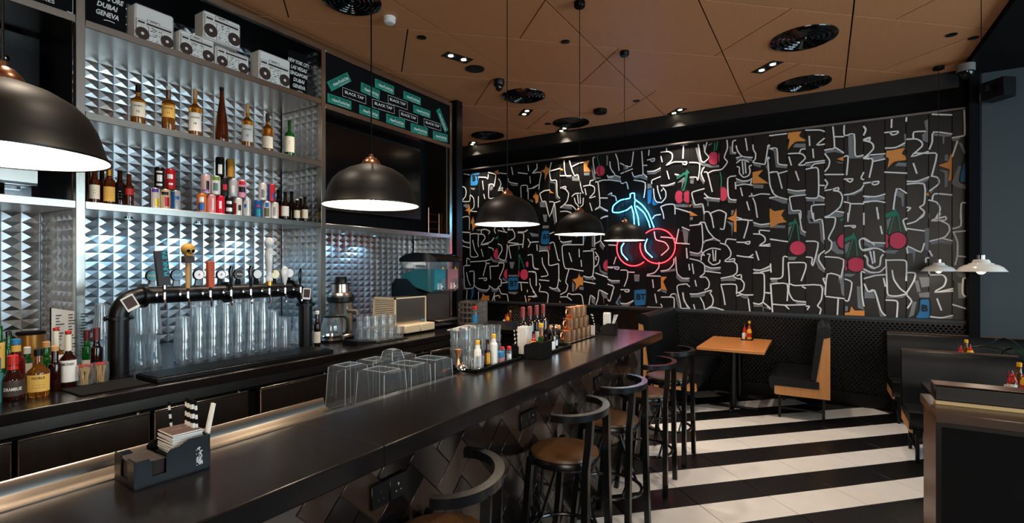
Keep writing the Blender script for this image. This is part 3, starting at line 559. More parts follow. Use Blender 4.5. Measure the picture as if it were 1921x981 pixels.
# neon cherries on a clear carrier in front of the mural
XN = 7.28
def NP(x, y): return onX(1100+x/5.164, 330+y/5.164, XN)
neon = thing('neon_sign', 'glowing neon cherry sign, cyan leaf and stems over two red cherries', 'sign', NP(600, 650))
cy_m = mat('neon_cyan', rgb(120, 230, 255), .3, emit=(.05, .52, 1.0, 1), estr=10)
rd_m = mat('neon_red', rgb(255, 90, 90), .3, emit=(1.0, .018, .03, 1), estr=7)
def ntube(name, pts, m): MB().tube(smooth_line([NP(*p) for p in pts], 5), .0075, 8).build(name, m, neon, world=True)
ntube('leaf_tube', [(440, 290), (400, 325), (360, 342), (310, 355), (255, 348), (262, 290), (330, 235), (420, 215), (425, 175), (465, 168), (470, 225), (540, 280), (600, 360), (640, 460), (655, 500)], cy_m)
ntube('stem_tube', [(435, 290), (455, 360), (465, 470)], cy_m)
ntube('stem_tube', [(470, 240), (470, 300), (500, 400), (508, 480)], cy_m)
ntube('stem_tube', [(485, 290), (560, 360), (600, 440), (617, 500)], cy_m)
ntube('highlight_tube', [(365, 650), (340, 690), (345, 750), (400, 815)], cy_m)
ntube('highlight_tube', [(590, 610), (568, 670), (580, 730), (640, 790)], cy_m)
ntube('cherry_tube', [(690+170*cos(radians(a)), 680+168*sin(radians(a))) for a in range(-132, 200, 14)], rd_m)
ntube('cherry_tube', [(455+160*cos(radians(a)), 700+172*sin(radians(a))) for a in range(50, 260, 12)], rd_m)
fr = MB()
for x, y in ((330, 300), (470, 200), (630, 450), (300, 700), (420, 865), (690, 845), (858, 680), (700, 515)):
    q = NP(x, y); fr.tube([q, (XM-.002, q.y, q.z)], .006, 6)
fr.build('standoff', M['black'], neon, world=True)
point(NP(450, 350)-Vector((.03, 0, 0)), 7.0, (.15, .65, 1), .15); point(NP(680, 680)-Vector((.03, 0, 0)), 1.8, (1, .06, .08), .15); point(NP(440, 720)-Vector((.03, 0, 0)), 1.4, (1, .06, .08), .15)
# ================================================================ BACK BAR SHELVING
YF, YB = 4.0, 4.62                 # front plane of the frame, plane of the steel sheet
XU = [0.10, 1.325, 3.165, 5.10]    # centres of the uprights
ZS = [2.10, 2.674, 3.26]           # tops of the three shelves
ZT = 3.77
bb = thing('back_bar_shelving', 'tall steel framed back bar shelving with embossed steel backing behind the rear counter', 'shelving', (XU[1], YF, 1.06))
for x in XU: MB().box(x-.024, x+.024, YF, YF+.05, 1.06, ZT, b=.002).build('upright', M['steel'], bb, world=True)
for i in range(3):
    x0, x1 = XU[i]+.024, XU[i+1]-.024
    MB().box(x0, x1, YF, YF+.05, ZT-.05, ZT, b=.002).build('top_rail', M['steel'], bb, world=True)
    # shelves
    zs = {0: [ZS[0], ZS[2]+.01], 1: ZS, 2: [2.095, 3.235]}[i]
    for z in zs:
        full = (i == 1 or z < 2.2)
        MB().box(x0, x1, YF, YB if full else YB, z-.05, z, b=.003).build('shelf', M['steel'], bb, world=True)
def embossed(x0, x1, z0, z1, y, side=None, yy=None):
    """sheet of pyramids; side: panel in the plane x = const running along y"""
    mb = MB(); cw, ch = .094, .065
    A, Bq = (x0, x1) if side is None else yy
    nx = max(1, round((Bq-A)/cw)); nz = max(1, round((z1-z0)/ch)); cw = (Bq-A)/nx; ch = (z1-z0)/nz; dd = .0075
    def P(a, z, h): return (a, y-h, z) if side is None else (side-h, a, z)
    for i in range(nx+1):
        for j in range(nz+1): mb.v.append(P(A+i*cw, z0+j*ch, 0))
    base = len(mb.v)
    for i in range(nx):
        for j in range(nz):
            a = A+(i+.5)*cw+random.uniform(-.002, .002); mb.v.append(P(a, z0+(j+.5)*ch+random.uniform(-.001, .001), dd+random.uniform(-.001, .001)))
            c = base+i*nz+j; p = i*(nz+1)+j; q = p+nz+1
            for f in ((p, q, c), (q, q+1, c), (q+1, p+1, c), (p+1, p, c)): mb.f.append(f); mb.m.append(0)
    return mb
em = M['emboss']
spans = {0: [(1.06, ZS[0]-.05)], 1: [(1.06, ZS[0]-.05), (ZS[0], ZS[1]-.05), (ZS[1], ZS[2]-.05), (ZS[2], ZT-.02)], 2: [(1.06, 2.045)]}
for i in range(3):
    x0, x1 = XU[i]+.03, XU[i+1]-.02
    for z0, z1 in spans[i]:
        half = (x0+x1)/2
        embossed(x0, x1, z0, z1, YB-.002).build('embossed_panel', em, bb, smooth=False, world=True)
        embossed(0, 0, z0, z1, 0, side=x1, yy=(YF+.32, YB-.015)).build('embossed_side_panel', em, bb, smooth=False, world=True)
        embossed(0, 0, z0, z1, 0, side=x1-.001, yy=(YF+.052, YF+.315)).build('embossed_side_panel', em, bb, smooth=False, world=True)
MB().box(XU[0], XU[3], YF+.05, YB, 3.735, 3.745).build('top_board', M['blackmatt'], bb, world=True)
MB().box(XU[1]-.03, XU[1]-.024, YF+.05, YB, 2.1, 3.72).build('side_lining', M['black'], bb, world=True)
# right bay above: black linings
MB().box(XU[2]+.03, XU[3]-.03, 4.4, 4.43, 2.1, 3.72).build('black_backing', M['blackmatt'], bb, world=True)
MB().box(XU[3]-.035, XU[3]-.025, YF+.05, 4.4, 2.1, 3.72).build('side_lining', M['steeldark'], bb, world=True)
# left bay: black tiled backing, each tile its own piece
bt = MB().box(XU[0], XU[1]-.03, YB, YB+.02, 2.1, 3.72).build('black_backing', M['blackmatt'], bb, world=True)
tm = MB().box(0, .196, 0, .012, 0, .196, b=.003).mesh('wall_tile', mat('black_tile', rgb(22, 21, 22), .18))
for i in range(6):
    for j in range(6):
        o = bpy.data.objects.new('wall_tile', tm); COL.objects.link(o); o.parent = bt
        o.location = Vector((XU[0]+.04+i*.2, YB-.012, 2.12+j*.2))-Vector((bb.location))
# black sign over the left bay
sg = thing('sign_board', 'black sign board with white TAP and BURGERS & SHAKES lettering, top left', 'sign', (XU[1]-.5, YF+.01, 3.275))
MB().box(XU[0]+.03, XU[1]-.03, YF+.012, YF+.03, 3.275, 3.715).build('board', M['blackmatt'], sg, world=True)
def place_text(parent, s, h, o, right, up, m, bold=0, width=None, shear=0, name='lettering', space=1.0):
    t = on_plane(text_mb(s, h, bold, width, shear, space), o, right, up); return t.build(name, m, parent, smooth=False, world=True)
R_, U_ = (1, 0, 0), (0, 0, 1)
def YQ(u, v, y): return onY(u, v, y)
pw = M['white']
a = onY(137, 4, YF+.01)
place_text(sg, 'BLACK TAP', .075, onY(137, 25, YF+.0115)+Vector((-.58, 0, .065)), R_, U_, pw, .012, width=.54)
place_text(sg, 'BURGERS & SHAKES', .024, onY(137, 25, YF+.0115)+Vector((-.40, 0, .018)), R_, U_, pw, .01, width=.31)
bo = MB()
q0 = onY(137, 25, YF+.011); 
bo.box(q0.x-.03, q0.x, YF+.0105, YF+.0115, q0.z-.002, q0.z+.002); bo.box(q0.x-.002, q0.x, YF+.0105, YF+.0115, q0.z, q0.z+.30); bo.box(q0.x-.62, q0.x, YF+.0105, YF+.0115, q0.z+.296, q0.z+.30)
bo.build('border_line', pw, sg, world=True)
# two black slates with white hand lettering
for (u, v, lab, ang) in ((176, 43, 'black lettered slate at the left end of the top shelf, cut by the frame top', 0), (541, 158, 'black lettered slate at the right end of the top shelf', 0)):
    q = onY(u, v, YF+.16); wd = .34 if u > 500 else .42; hgt = .46 if u < 500 else .42
    x0 = XU[1]+.03 if u < 500 else q.x
    x1 = onY(243, 43, YF+.16).x-.02 if u < 500 else XU[2]-.06
    z0 = ZS[2]+.001
    sl = thing('lettered_slate', lab, 'sign', ((x0+x1)/2, YF+.16, z0))
    MB().box(x0, x1, YF+.16, YF+.175, z0, z0+hgt, b=.003).build('board', M['blackmatt'], sl, world=True)
    cxm = (x0+x1)/2+(.01 if u > 500 else .03)
    for k, w in enumerate(('NEW YORK CITY', 'LAS VEGAS', 'SINGAPORE', 'DUBAI', 'GENEVA')):
        wd = (.23, .17, .19, .12, .13)[k]
        place_text(sl, w, .036, (cxm-wd/2, YF+.1595, z0+hgt-.11-k*.056), R_, U_, pw, .03, width=wd, shear=.25)
    ln = MB(); ribbon(ln, [(0, 0), (.03, .006), (.06, .002)], .005); on_plane(ln, (cxm-.02, YF+.1595, z0+hgt-.36), R_, U_).build('underline', pw, sl, smooth=False, world=True)
# ---- sticker board over the right bay
sb = thing('sticker_board', 'black panel covered with teal and white stickers above the television', 'sign', (4.1, YF+.012, 3.24))
MB().box(XU[2]+.026, XU[3]-.026, YF+.012, YF+.03, 3.237, 3.718).build('board', M['blackmatt'], sb, world=True)
ST = (610, 130, 6.54)
def sp(x, y): return onY(ST[0]+x/ST[2], ST[1]+y/ST[2], YF+.011)
teals = [((20, 155), (270, 35), (315, 150)), ((28, 290), (320, 390), (315, 495)), ((440, 155), (670, 262), (665, 375)), ((610, 110), (845, 210), (838, 312)), ((418, 430), (660, 512), (655, 615)),
         ((960, 262), (1172, 350), (1165, 440)), ((748, 540), (978, 618), (972, 722)), ((1080, 432), (1290, 510), (1285, 600)), ((1048, 655), (1258, 720), (1255, 822)), ((1320, 752), (1500, 800), (1495, 895)), ((1358, 515), (1405, 475), (1508, 745))]
for k, (a, b_, c) in enumerate(teals):
    A, B_, C = sp(*a), sp(*b_), sp(*c)
    if k == 10: A, B_, C = sp(1405, 475), sp(1510, 745), sp(1470, 780)
    r = (B_-A).normalized(); w = (B_-A).length; h = (C-B_).length; u = Vector((-r.z, 0, r.x)); n_ = Vector((0, -1, 0))
    o = A-u*h
    s_ = MB(); s_.add([(0, 0, 0), (w, 0, 0), (w, h, 0), (0, h, 0)], [(0, 1, 2, 3)]); on_plane(s_, o, r, u, .0003)
    so = s_.build('teal_sticker', M['tealstick'], sb, smooth=False, world=True)
    for s2, hh, oo, ww, mm, bd in (('NEW YORK', .42, (.10, .5), .84, M['blackmatt'], 0), ('NewYorkCity', .42, (.2, .22), .74, pw, .03), ('burgers & beer', .12, (.42, .04), .48, pw, .02)):
        t = on_plane(text_mb(s2, hh*h, bd, ww*w), o+r*oo[0]*w+u*oo[1]*h, r, u, .0008 if mm is pw else .0005); t.build('sticker_print', mm, so, smooth=False, world=True)
for (a, b_, c) in (((212, 218), (500, 325), (492, 425)), ((770, 312), (1008, 400), (1002, 495)), ((578, 360), (848, 448), (843, 545)), ((908, 495), (1135, 575), (1130, 662)), ((1210, 602), (1420, 672), (1415, 755))):
    A, B_, C = sp(*a), sp(*b_), sp(*c); r = (B_-A).normalized(); w = (B_-A).length; h = (C-B_).length; u = Vector((-r.z, 0, r.x)); o = A-u*h; e = .0035
    s_ = MB()
    for x0, x1, y0, y1 in ((0, w, h-e, h), (0, w*.18, 0, e), (w*.8, w, 0, e), (0, e, 0, h), (w-e, w, 0, h)): s_.add([(x0, y0, 0), (x1, y0, 0), (x1, y1, 0), (x0, y1, 0)], [(0, 1, 2, 3)])
    on_plane(s_, o, r, u, .0003); so = s_.build('label_frame', M['white'], sb, smooth=False, world=True)
    on_plane(text_mb('BLACK TAP', h*.34, .02, w*.8), o+r*.1*w+u*.4*h, r, u).build('sticker_print', M['white'], so, smooth=False, world=True)
    on_plane(text_mb('CRAFT BURGERS & SHAKES', h*.1, .02, w*.56), o+r*.22*w-u*.03*h, r, u).build('sticker_print', M['white'], so, smooth=False, world=True)
# ---- television
tv = thing('television', 'large black flat television hung in the right bay of the shelving', 'television', (4.0, 4.3, 2.25))
q0, q1 = onY(616, 215, 4.25), onY(806, 400, 4.25)
MB().box(3.30, 4.78, 4.22, 4.27, 2.26, 3.14, b=.006).build('bezel', M['black'], tv, world=True)
MB().box(3.32, 4.76, 4.216, 4.2205, 2.28, 3.12).build('screen', M['blackgloss'], tv, world=True)
MB().box(3.9, 4.2, 4.27, 4.40, 2.5, 2.9).build('wall_bracket', M['black'], tv, world=True)
rk = thing('wire_rack', 'thin brass wire rack standing right of the television', 'rack', (4.93, 4.2, 2.095))
w_ = MB(); w_.tube([(4.84, 4.15, 2.095), (4.84, 4.15, 2.42)], .008, 6)
for z in (2.16, 2.25, 2.34): w_.tube([(4.84, 4.15, z), (5.04, 4.15, z)], .005, 6)
w_.tube([(5.04, 4.15, 2.095), (5.04, 4.15, 2.36)], .005, 6)
w_.build('wire', M['copperlamp'], rk, world=True)
# ---- left bay: extract box and small steel box
q = onY(0, 300, 4.2)
eb = thing('steel_box', 'brushed steel extract box hanging in the left bay behind the first pendant lamp', 'appliance', (1.0, 4.3, 2.3))
x1 = onY(73, 340, 4.15).x; zt = onY(60, 300, 4.15).z+.35; zb = onY(60, 345, 4.15).z
MB().box(.45, x1, 4.15, 4.55, zb, zt, b=.006).build('casing', M['steel'], eb, world=True)
MB().box(.45, x1-.01, 4.14, 4.16, zb-.012, zb+.004).build('lip', M['chrome'], eb, world=True)
x2 = onY(60, 360, 4.3).x
MB().box(x2-.13, x2, 4.3, 4.4, 2.1, zb, b=.003).build('bracket', M['chrome'], eb, world=True)
pn = thing('black_panel', 'flat black access panel with one round steel lock in the left bay', 'panel', (.9, 4.4, 2.8))
x3 = onY(75, 90, 4.45).x
MB().box(.3, x3, 4.45, 4.47, zt, 3.2, b=.003).build('panel', M['black'], pn, world=True)
q = onY(9, 109, 4.45); lk = MB().lathe([(.022, 0), (.022, .01), (.012, .018), (.001, .02)], 14); lk.rot(pi/2, (0, 0), 'x'); lk.shift(q).build('lock', M['chrome'], pn, world=True)
# ================================================================ REAR COUNTER
ZC = 1.06; YC = 2.945
rc = thing('rear_counter', 'long rear counter with thick black worktop and steel fascia', 'counter', (2.4, 3.5, 0))
MB().box(-.6, 4.9, YC, YB-.02, ZC-.055, ZC-.0005, b=.006).build('worktop', [M['slab']], rc, world=True)
MB().box(-.6, 4.9, YC+.015, YC+.03, ZC-.11, ZC-.055).build('steel_fascia', M['steel'], rc, world=True)
MB().box(-.6, 4.9, YC+.06, YB-.02, 0, ZC-.11).build('carcass', M['blackmatt'], rc, world=True)
MB().box(-.6, 4.9, YC+.03, YC+.06, ZC-.128, ZC-.11).build('shadow_gap', M['blackmatt'], rc, world=True)
def door_x(u): return onY(u, 800, YC+.02).x
labs = ['steel under-counter fridge door at the far left', 'wide steel fridge door left of the straw caddy', 'steel fridge door behind the striped straws', 'steel fridge door left of the clear plastic pans', 'dark steel door behind the clear plastic pans', 'dark steel door with small window near the brass latch']
for k, (u0, u1) in enumerate(((-60, 20), (31, 279), (287, 463), (486, 620), (628, 800), (806, 884))):
    x0, x1 = door_x(u0), door_x(u1)
    d = thing('fridge_door', labs[k], 'door', ((x0+x1)/2, YC+.02, .12), group='fridge doors under the rear counter')
    MB().box(x0, x1, YC+.005, YC+.045, .14, .925, b=.004).build('door_panel', M['steeldark'], d, world=True)
    MB().box(x0, x1, YC, YC+.012, .925, .935, b=.002).build('grip_edge', M['steel'], d, world=True)
    MB().cyl((x1-.05, YC+.02, .932), .008, .016, 10).build('hinge_pin', M['chrome'], d, world=True)
    if k == 5:
        MB().box(x0+.06, x1-.12, YC+.003, YC+.007, .4, .85).build('window_pane', M['blackgloss'], d, world=True)
        xl = onY(853, 650, YC).x; MB().box(xl-.012, xl+.012, YC-.012, YC+.005, .62, .9, b=.003).build('latch', M['gold'], d, world=True)
# ================================================================ FRONT BAR
ZB = 1.10
fb = thing('bar_counter', 'long dark bar counter with dark herringbone tiled front and black stone top', 'counter', (2.4, 1.5, 0))
XE = 4.60
MB().box(-.5, XE, 1.205, 1.648, ZB-.07, ZB, b=.006).build('bar_top', [M['slab']], fb, world=True)
MB().box(2.24, XE, 1.648, 1.80, ZB-.07, ZB-.0005, b=.003).build('bar_top', [M['slab']], fb, world=True)
MB().box(4.18, 4.62, 1.80, 2.94, ZB-.07, ZB-.001, b=.003).build('bar_return_top', [M['slab']], fb, world=True)
MB().box(4.172, 4.18, 1.82, 2.94, ZB-.03, ZB-.002).build('steel_trim', M['steel'], fb, world=True)
MB().box(4.22, 4.6, 1.80, 2.94, 0, ZB-.07).build('return_carcass', M['blackmatt'], fb, world=True)
MB().box(-.5, 4.5, 1.38, 1.62, 0, ZB-.07).build('carcass', M['blackmatt'], fb, world=True)
MB().box(4.50, 4.53, 1.36, 1.8, 0, ZB-.07).build('end_panel', M['black'], fb, world=True)
for x in (1.19, 3.2): MB().box(x-.001, x+.001, 1.2035, 1.648, ZB-.068, ZB+.0003).build('slab_joint', M['blackmatt'], fb, world=True)
# drip rail and ledge on the staff side
pr = [(1.648, 1.096), (1.651, 1.102), (1.656, 1.1), (1.70, 1.102), (1.728, 1.112), (1.738, 1.14), (1.743, 1.145), (1.746, 1.142), (1.742, 1.10), (1.70, 1.092)]
m_ = MB().prism(pr, 'x', -.5, 1.375); m_.build('drip_rail', M['steel'], fb, world=True)
MB().box(1.378, 2.24, 1.648, 1.705, 1.085, 1.094, b=.002).build('steel_ledge', M['steel'], fb, world=True)
MB().box(1.378, 2.24, 1.70, 2.25, .93, .95, b=.003).build('under_shelf', M['steeldark'], fb, world=True)
MB().box(-.5, 2.24, 1.66, 1.69, .3, 1.08).build('staff_side_panel', M['steeldark'], fb, world=True)
# herringbone tiles on the customer side
YT = 1.372; tl, tw = .236, .118
tms = [mat('bar_tile_dark', rgb(22, 16, 14), .16, noise=.2, nscale=4), mat('bar_tile_brown', rgb(52, 36, 28), .18, noise=.25, nscale=5), mat('bar_tile_black', rgb(13, 11, 11), .12)]
mbase = MB().box(.5, 4.5, YT+.002, 1.39, .02, 1.03).build('tile_backing', mat('tile_grout', rgb(70, 56, 48), .7), fb, world=True)
g_ = .003; r2 = sqrt(.5); random.seed(11)
tmesh = [[], [], []]
for t in range(3):
    for o_t in (0, 1):
        b3 = MB().box(g_/2, (tl if o_t == 0 else tw)-g_/2, -.006, .004, g_/2, (tw if o_t == 0 else tl)-g_/2, b=.0015)
        b3.rot(-radians(55), (0, 0), 'y') if False else None
        tmesh[t].append(b3)
cells = []
for a in range(-40, 60):
    for b4 in range(-40, 60):
        # herringbone unit: one lying tile and one standing tile
        u0 = a*tw+b4*tl*0; 
        k = (a-b4*0)
        ox = a*tw+b4*(2*tw); oz = a*tw-b4*(2*tw)
        cells.append((ox, oz, 0)); cells.append((ox+0, oz+tw, 1)) if False else cells.append((ox+tl, oz-tw, 1))
seen = 0
mcache = {}
for ox, oz, kind in cells:
    w, h = (tl, tw) if kind == 0 else (tw, tl)
    ang = radians(45)
    cxx, czz = ox+w/2, oz+h/2
    X = 2.4+cxx*cos(ang)-czz*sin(ang); Z = .5+cxx*sin(ang)+czz*cos(ang)
    if not (1.0 < X < 4.42 and .1 < Z < .98): continue
    t = random.choices((0, 1, 2), (5, 3, 3))[0]
    if (t, kind) not in mcache:
        b3 = MB().box(-w/2+g_/2, w/2-g_/2, -.005, .003, -h/2+g_/2, h/2-g_/2, b=.0015); b3.rot(-ang, (0, 0), 'y'); mcache[t, kind] = b3.mesh('bar_tile', tms[t])
    o = bpy.data.objects.new('bar_tile', mcache[t, kind]); COL.objects.link(o); o.parent = mbase
    o.location = Vector((X, YT+random.uniform(-.0005, .0005), Z))-fb.location
    o.rotation_euler = (random.uniform(-.012, .012), 0, random.uniform(-.012, .012)); seen += 1
print('bar tiles', seen)
# black double sockets
for k, (u, v) in enumerate(((728, 918), (990, 785), (1123, 716))):
    q = onY(u, v, YT-.008)
    s_ = thing('wall_socket', ('black double wall socket on the tiles nearest the camera', 'black double wall socket below the bar beside the second stool', 'small black double wall socket below the far end of the bar')[k], 'socket', (q.x, YT-.006, q.z-.05), group=None)
    for i in (0, 1):
        x0 = q.x-.088+i*.089
        f_ = MB().box(x0, x0+.086, YT-.018, YT-.006, q.z-.045, q.z+.045, b=.003).build('face_plate', M['black'], s_, world=True)
        pinm = MB(); pinm.box(x0+.040, x0+.046, YT-.019, YT-.0175, q.z+.004, q.z+.014)
        for d_ in (-.012, .012): pinm.cyl((x0+.043+d_, YT-.0185, q.z-.018), .0035, .001, 8)
        pinm.box(x0+.028, x0+.034, YT-.019, YT-.0175, q.z-.019, q.z-.013); pinm.box(x0+.052, x0+.058, YT-.019, YT-.0175, q.z-.019, q.z-.013)
        pinm.build('socket_pin', M['chrome'], f_, world=True)
# ================================================================ SEATING
def make_stool():
    t = thing('bar_stool', 'x', 'stool')
    MB().lathe([(.001, .655), (.175, .655), (.188, .665), (.19, .69), (.183, .702)], 32).build('seat_ring', M['blackwood'], t)
    MB().lathe([(.183, .700), (.178, .714), (.15, .724), (.08, .729), (.001, .730)], 32).build('seat_pad', M['seatpad'], t)
    for sx in (-1, 1):
        # rear legs run on up and carry the rail
        MB().bar([(sx*.175, -.19, 0), (sx*.16, -.185, .3), (sx*.14, -.183, .69), (sx*.122, -.19, .80), (sx*.108, -.193, .925)], .034, .034, up=(0, 1, 0)).build('rear_leg', M['blackwood'], t)
        MB().bar([(sx*.2, .17, 0), (sx*.196, .13, .35), (sx*.190, .10, .712)], .032, .032, up=(0, 1, 0)).build('front_leg', M['blackwood'], t)
    pts = [(.218*cos(a), -.165*sin(a)-.05, .94) for a in [radians(x) for x in range(-4, 186, 9)]]
    MB().bar(pts, .036, .034).build('back_rail', M['blackwood'], t)
    MB().tube([(.2*cos(a), .2*sin(a), .27) for a in [2*pi*i/28 for i in range(28)]], .011, 8, closed=True).build('foot_ring', M['blackwood'], t)
    s_ = MB()
    for k in range(4):
        a = pi/4+k*pi/2; p0 = (.19*cos(a), .19*sin(a), .27)
        s_.tube([p0, (.17*cos(a+.5), .17*sin(a+.5), .42), (.12*cos(a+.9), .12*sin(a+.9), .66)], .009, 6)
    s_.build('bent_brace', M['blackwood'], t)
    return t
st = make_stool(); labs = ['black bar stool at the near end, only its back rail in view', 'black bar stool with brown seat, second from the camera, its seat fully in view', 'black bar stool, third from the camera, between the second and fourth', 'black bar stool, fourth from the camera, its rail catching blue and red light', 'black bar stool furthest from the camera, beside the end of the bar']
st['label'] = labs[0]; st['group'] = 'stools along the bar'; st.location = (1.42, 1.165, 0); st.rotation_euler = (0, 0, .40)
for k, (x, y, r) in enumerate(((2.45, 1.16, .0), (3.12, 1.155, -.05), (3.92, 1.16, .04), (4.58, 1.16, -.02))): dup(st, (x, y, 0), r, labs[k+1])
# ---- tables
def table(label, x0, x1, y0, y1, z, px, m, ped=True, name='booth_table'):
    t = thing(name, label, 'table', ((x0+x1)/2, (y0+y1)/2, 0))
    MB().box(x0, x1, y0, y1, z-.035, z, b=.004).build('table_top', m, t, world=True)
    for x in px:
        yc = (y0+y1)/2
        MB().cyl((x, yc, .03), .038, z-.066, 20).build('column', M['black'], t, world=True)
        f_ = MB(); f_.box(x-.02, x+.02, yc-.27, yc+.27, 0, .03, b=.008); f_.box(x-.24, x+.24, yc-.02, yc+.02, .0, .028, b=.008); f_.build('base_cross', M['black'], t, world=True)
        MB().box(x-.15, x+.15, yc-.15, yc+.15, z-.042, z-.035).build('top_plate', M['black'], t, world=True)
    return t
table('oak booth table with black column between the two benches at the mural', 6.24, 7.35, .52, 1.24, .74, (6.55, 7.1), M['wood'])
table('dark booth table behind the low bench backs on the right', 6.14, 6.68, -1.5, -.76, .74, (6.4,), M['slabedge'])
table('dark wood table just behind the service counter, right edge', 4.72, 5.28, -1.7, -.71, .74, (5.05,), M['slab'])
table('oak table edge showing past the far end of the bar', 6.3, 7.35, 2.0, 2.75, .74, (6.8,), M['wood'])
# ---- benches along X: end panel faces -X. s = +1 sits facing +Y
def bench_x(label, x0, x1, yb, s, back=1.04, depth=.58):
    """yb: rear face of the back; opens towards s"""
    t = thing('booth_bench', label, 'bench', ((x0+x1)/2, yb+s*depth/2, 0))
    Y = lambda d: yb+s*d
    pan = [(Y(0), .26), (Y(0), back-.1), (Y(.055), back-.1), (Y(.065), back-.16), (Y(.135), .42), (Y(.17), .37), (Y(depth-.05), .40), (Y(depth-.05), .27), (Y(depth-.07), .26)]
    if s < 0: pan = pan[::-1]
    MB().prism(pan, 'x', x0, x0+.02).build('end_panel', M['woodend'], t, world=True)
    cu = [(Y(.10), .36), (Y(.10), .44), (Y(depth-.03), .47), (Y(depth), .455), (Y(depth+.008), .42), (Y(depth-.005), .34), (Y(depth-.04), .30), (Y(depth-.05), .36)]
    MB().prism(cu if s > 0 else cu[::-1], 'x', x0-.008, x1).build('seat', M['leather'], t, world=True)
    bk_ = [(Y(.06), back-.13), (Y(-.006), back-.11), (Y(-.006), back-.02), (Y(.03), back), (Y(.085), back-.004), (Y(.12), back-.035), (Y(.128), back-.14), (Y(.18), .46), (Y(.13), .44)]
    MB().prism(bk_ if s > 0 else bk_[::-1], 'x', x0-.008, x1).build('backrest', M['leather'], t, world=True)
    MB().box(x0+.02, x1, Y(.005), Y(.014), .27, back-.05).build('rear_board', mat('ledge_brown', rgb(96, 62, 44), .3), t, world=True)
    MB().box(x0+.02, x1, Y(.02), Y(depth-.06), .255, .30).build('seat_board', M['black'], t, world=True)
    for xx in (x0+.05, x1-.08):
        for d in (.06, depth-.1):
            MB().box(xx-.014, xx+.014, Y(d)-.014, Y(d)+.014, 0, .258, b=.002).build('leg', M['black'], t, world=True)
        MB().box(xx-.008, xx+.008, Y(.06), Y(depth-.1), .10, .118).build('stretcher', M['black'], t, world=True)
    return t
bench_x('black bench with oak end panel right of the oak table', 6.37, 7.34, -.10, 1)
bench_x('tall black bench left of the oak table, half hidden by the end of the bar', 6.0, 7.34, 1.86, -1, back=1.12, depth=.72)
# ---- benches along Y: seat faces -X, end panel faces +Y
def bench_y(label, xb, y0, y1, back=.92, depth=.58, s=-1):
    t = thing('booth_bench', label, 'bench', (xb-depth/2, (y0+y1)/2, 0))
    X = lambda d: xb+s*d
    pan = [(X(0), .26), (X(0), back-.06), (X(.04), back-.06), (X(.13), .38), (X(depth-.05), .40), (X(depth-.05), .27)]
    MB().prism(pan, 'y', y1-.02, y1).build('end_panel', M['woodend'], t, world=True)
    MB().prism([(X(.10), .36), (X(.10), .44), (X(depth-.03), .47), (X(depth), .455), (X(depth+.008), .42), (X(depth-.005), .34), (X(depth-.04), .30), (X(depth-.05), .36)], 'y', y0, y1+.008).build('seat', M['leather'], t, world=True)
    MB().prism([(X(.015), .36), (X(.012), back-.015), (X(.03), back), (X(.085), back-.005), (X(.105), back-.03), (X(.11), back-.14), (X(.19), .44)], 'y', y0, y1+.008).build('backrest', M['leather'], t, world=True)
    MB().box(X(-.004), X(.012), y0, y1, .27, back+.008).build('rear_board', mat('ledge_brown', rgb(96, 62, 44), .3), t, world=True)
    MB().box(X(.02), X(depth-.06), y0, y1-.02, .255, .30).build('seat_board', M['black'], t, world=True)
    for yy in (y1-.06, y0+.08):
        for d in (.06, depth-.12):
            MB().box(X(d)-.014, X(d)+.014, yy-.014, yy+.014, 0, .258, b=.002).build('leg', M['black'], t, world=True)
        MB().box(X(.06), X(depth-.12), yy-.008, yy+.008, .10, .118).build('stretcher', M['black'], t, world=True)
    return t
bench_y('black bench against the far wall behind the nearer right-hand bench', 7.27, -2.6, -.67, back=.93)
bench_y('wide black bench with smooth leather back in the right foreground', 5.98, -1.46, -.66, back=.91)
bench_y('bench behind the service counter, only a strip of its oak end in view', 4.18, -1.6, -.66, back=.80, s=1)
# ---- service counter at the right edge
sc_ = thing('service_counter', 'black service counter with dark wood top at the lower right', 'counter', (3.4, -.9, 0))
z = .98
A = onZ(1729.5, 744.5, z); Bp = onZ(1757.5, 774.6, z)
x0, x1, yy = Bp.x, A.x, (A.y+Bp.y)/2
ctop = mat('service_top', rgb(70, 52, 42), .24, noise=.35, nscale=4, stretch=(8, .6, 1))
MB().box(x0, x1+.1, -1.9, yy, z-.045, z, b=.003).build('counter_top', ctop, sc_, world=True)
MB().box(x0+.045, x1+.05, -1.9, yy-.01, 0, z-.045).build('cabinet', M['black'], sc_, world=True)
MB().box(x0+.043, x0+.046, -1.88, yy-.03, .03, z-.075).build('front_panel', M['blackmatt'], sc_, world=True)
MB().box(x0+.05, x1+.04, yy-.011, yy-.008, 0, z-.045).build('side_panel', mat('side_bronze', rgb(110, 72, 48), .35, .3, noise=.2), sc_, world=True)
a = onX(1755, 757, x0+.2)
MB().box(x0+.2, x0+.26, -1.9, a.y, z, z+.022, b=.002).build('pale_strip', mat('pale_wood', rgb(232, 204, 150), .5, noise=.12, nscale=14, stretch=(1, 20, 1)), sc_, world=True)
MB().box(x0+.185, x0+.30, -1.9, a.y+.006, z+.022, z+.10, b=.006).build('raised_ledge', M['black'], sc_, world=True)
MB().box(x0+.184, x0+.301, -1.9, a.y+.007, z+.10, z+.105, b=.002).build('ledge_top', mat('ledge_brown', rgb(96, 62, 44), .3), sc_, world=True)
